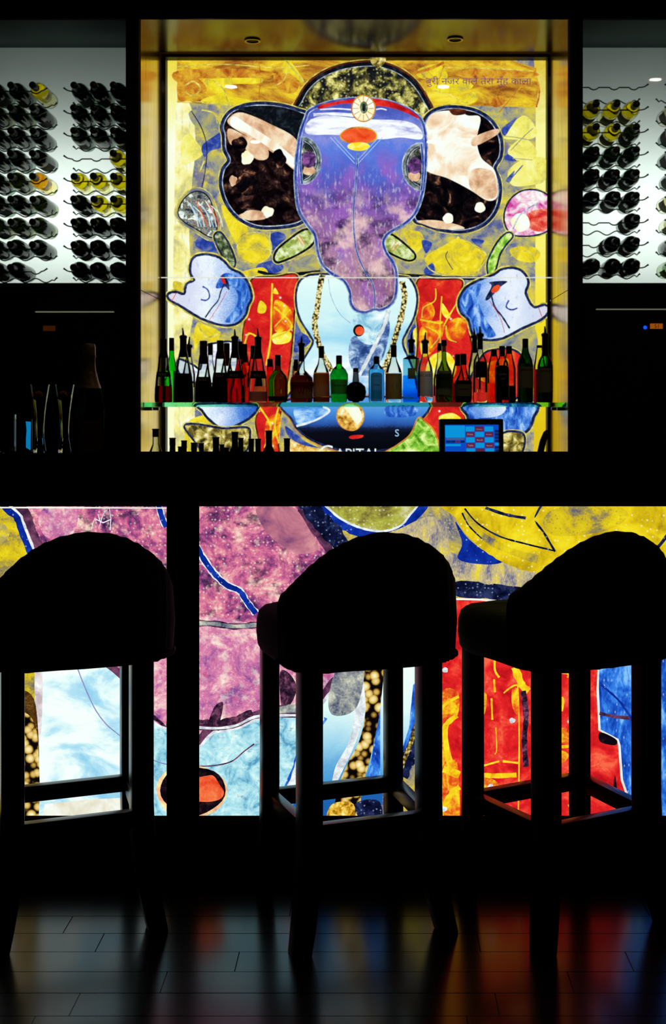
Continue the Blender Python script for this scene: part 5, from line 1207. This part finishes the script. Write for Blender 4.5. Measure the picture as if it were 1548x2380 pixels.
# ================================================================ ON THE BAR COUNTER, LEFT
CT = 1.09; cd = 3.62; cs = cd / F
ch = empty('champagne_bottle', (PX(207, cd), cd, CT)); tag(ch, 'dark champagne bottle with pink gold foil on the bar counter', 'bottle')
H = 255 * cs; R = 35 * cs
MB().lathe([(0, .001), (R * .92, .001), (R, .006), (R, H * .42), (R * .95, H * .5), (R * .76, H * .6), (R * .56, H * .68), (R * .44, H * .76), (R * .4, H * .84), (0, H * .84)], 32).build('glass_body', glass('champagne_glass', '14381c', 1.35), ch, smooth=50)
MB().lathe([(R * .79, H * .592), (R * .62, H * .662), (R * .46, H * .752), (R * .40, H * .86), (R * .46, H * .875), (R * .44, H * .90), (R * .43, H * .97), (R * .36, H * .995), (0, H)], 28).build('foil', M['foil_gold'], ch, smooth=50)
patch(R + .0008, R + .0008, H * .02, H * .30, 1.2).build('label', LB['red'], ch, smooth=60)
def flute(px, lab):
    t = empty('champagne_flute', (PX(px, cd), cd + .02, CT)); tag(t, lab, 'glass', 'champagne flutes on the counter')
    pr = [(15, 0), (16, 3), (13.5, 14), (10.5, 35), (10.5, 60), (13, 95), (17, 125), (23, 160)]
    out = [(r * cs, max(.0008, h * cs)) for r, h in pr]; inn = [(max(0, (r - 1.6)) * cs, h * cs) for r, h in pr if h > 20]
    MB().lathe([(0, .0008)] + out + inn[::-1] + [(0, 34 * cs)], 28).build('glass_wall', glass('flute_glass', 'f0f4f0', 1.45), t, smooth=50)
    MB().lathe([(0, 36 * cs)] + [((r - 1.9) * cs, h * cs) for r, h in pr if 30 < h < 130] + [(15.5 * cs, 132 * cs), (0, 132 * cs)], 28).build('sparkling_wine', glass('sparkling_wine', 'd8c890', 1.3), t, smooth=50)
    # raspberry: drupelets around a core
    mb = MB()
    for k in range(46):
        zf = 1 - 2 * (k + .5) / 46; a = k * 2.39996; rr = math.sqrt(1 - zf * zf)
        c0 = Vector((rr * math.cos(a) * .0115, rr * math.sin(a) * .0115, zf * .0115))
        mb.lathe([(0, -.0036), (.0026, -.0026), (.0036, 0), (.0026, .0026), (0, .0036)], 7)
        for i in range(len(mb.v) - 23, len(mb.v)): mb.v[i] = tuple(Vector(mb.v[i]) + c0)
    o = mb.build('raspberry', principled('raspberry_flesh', 'b82c22', .4, noise=(90, .3)), t, smooth=60); o.location = (-.004, -.002, 134 * cs)
flute(88, 'champagne flute with raspberry, left of the two on the counter')
flute(146, 'champagne flute with raspberry, between the other flute and the champagne bottle')
tb = empty('tumbler', (PX(6, cd), cd, CT)); tag(tb, 'heavy square tumbler at the left edge of the counter', 'glass')
MB().lathe([(0, .001), (28 * cs, .001), (31 * cs, .005), (31 * cs, 90 * cs), (28.5 * cs, 90 * cs), (28 * cs, 16 * cs), (0, 14 * cs)], 28).build('glass_wall', glass('tumbler_glass', 'dfe8e4', 1.45), tb, smooth=40)
MB().lathe([(0, 17 * cs), (27 * cs, 17 * cs), (27.5 * cs, 62 * cs), (0, 62 * cs)], 28).build('drink', glass('dark_drink', '5a2018', 1.3), tb, smooth=40)
tl = empty('card_display', (PX(66, 3.72), 3.72, CT)); tag(tl, 'narrow blue glowing display slab left of the first champagne flute', 'display')
kk = 3.72 / F
box('stand', (-7.5 * kk, 0, 0), (7.5 * kk, .012, 76 * kk), M['plastic'], tl, .001)
MB().add([(-5.5 * kk, -.0006, 10 * kk), (5 * kk, -.0006, 4 * kk), (6 * kk, -.0006, 70 * kk), (-6 * kk, -.0006, 71 * kk), (-4 * kk, -.0006, 50 * kk), (-5.5 * kk, -.0006, 32 * kk)], [(0, 1, 2, 3, 4, 5)]).build('screen', emit('card_blue', '0a86c8', .8), tl)
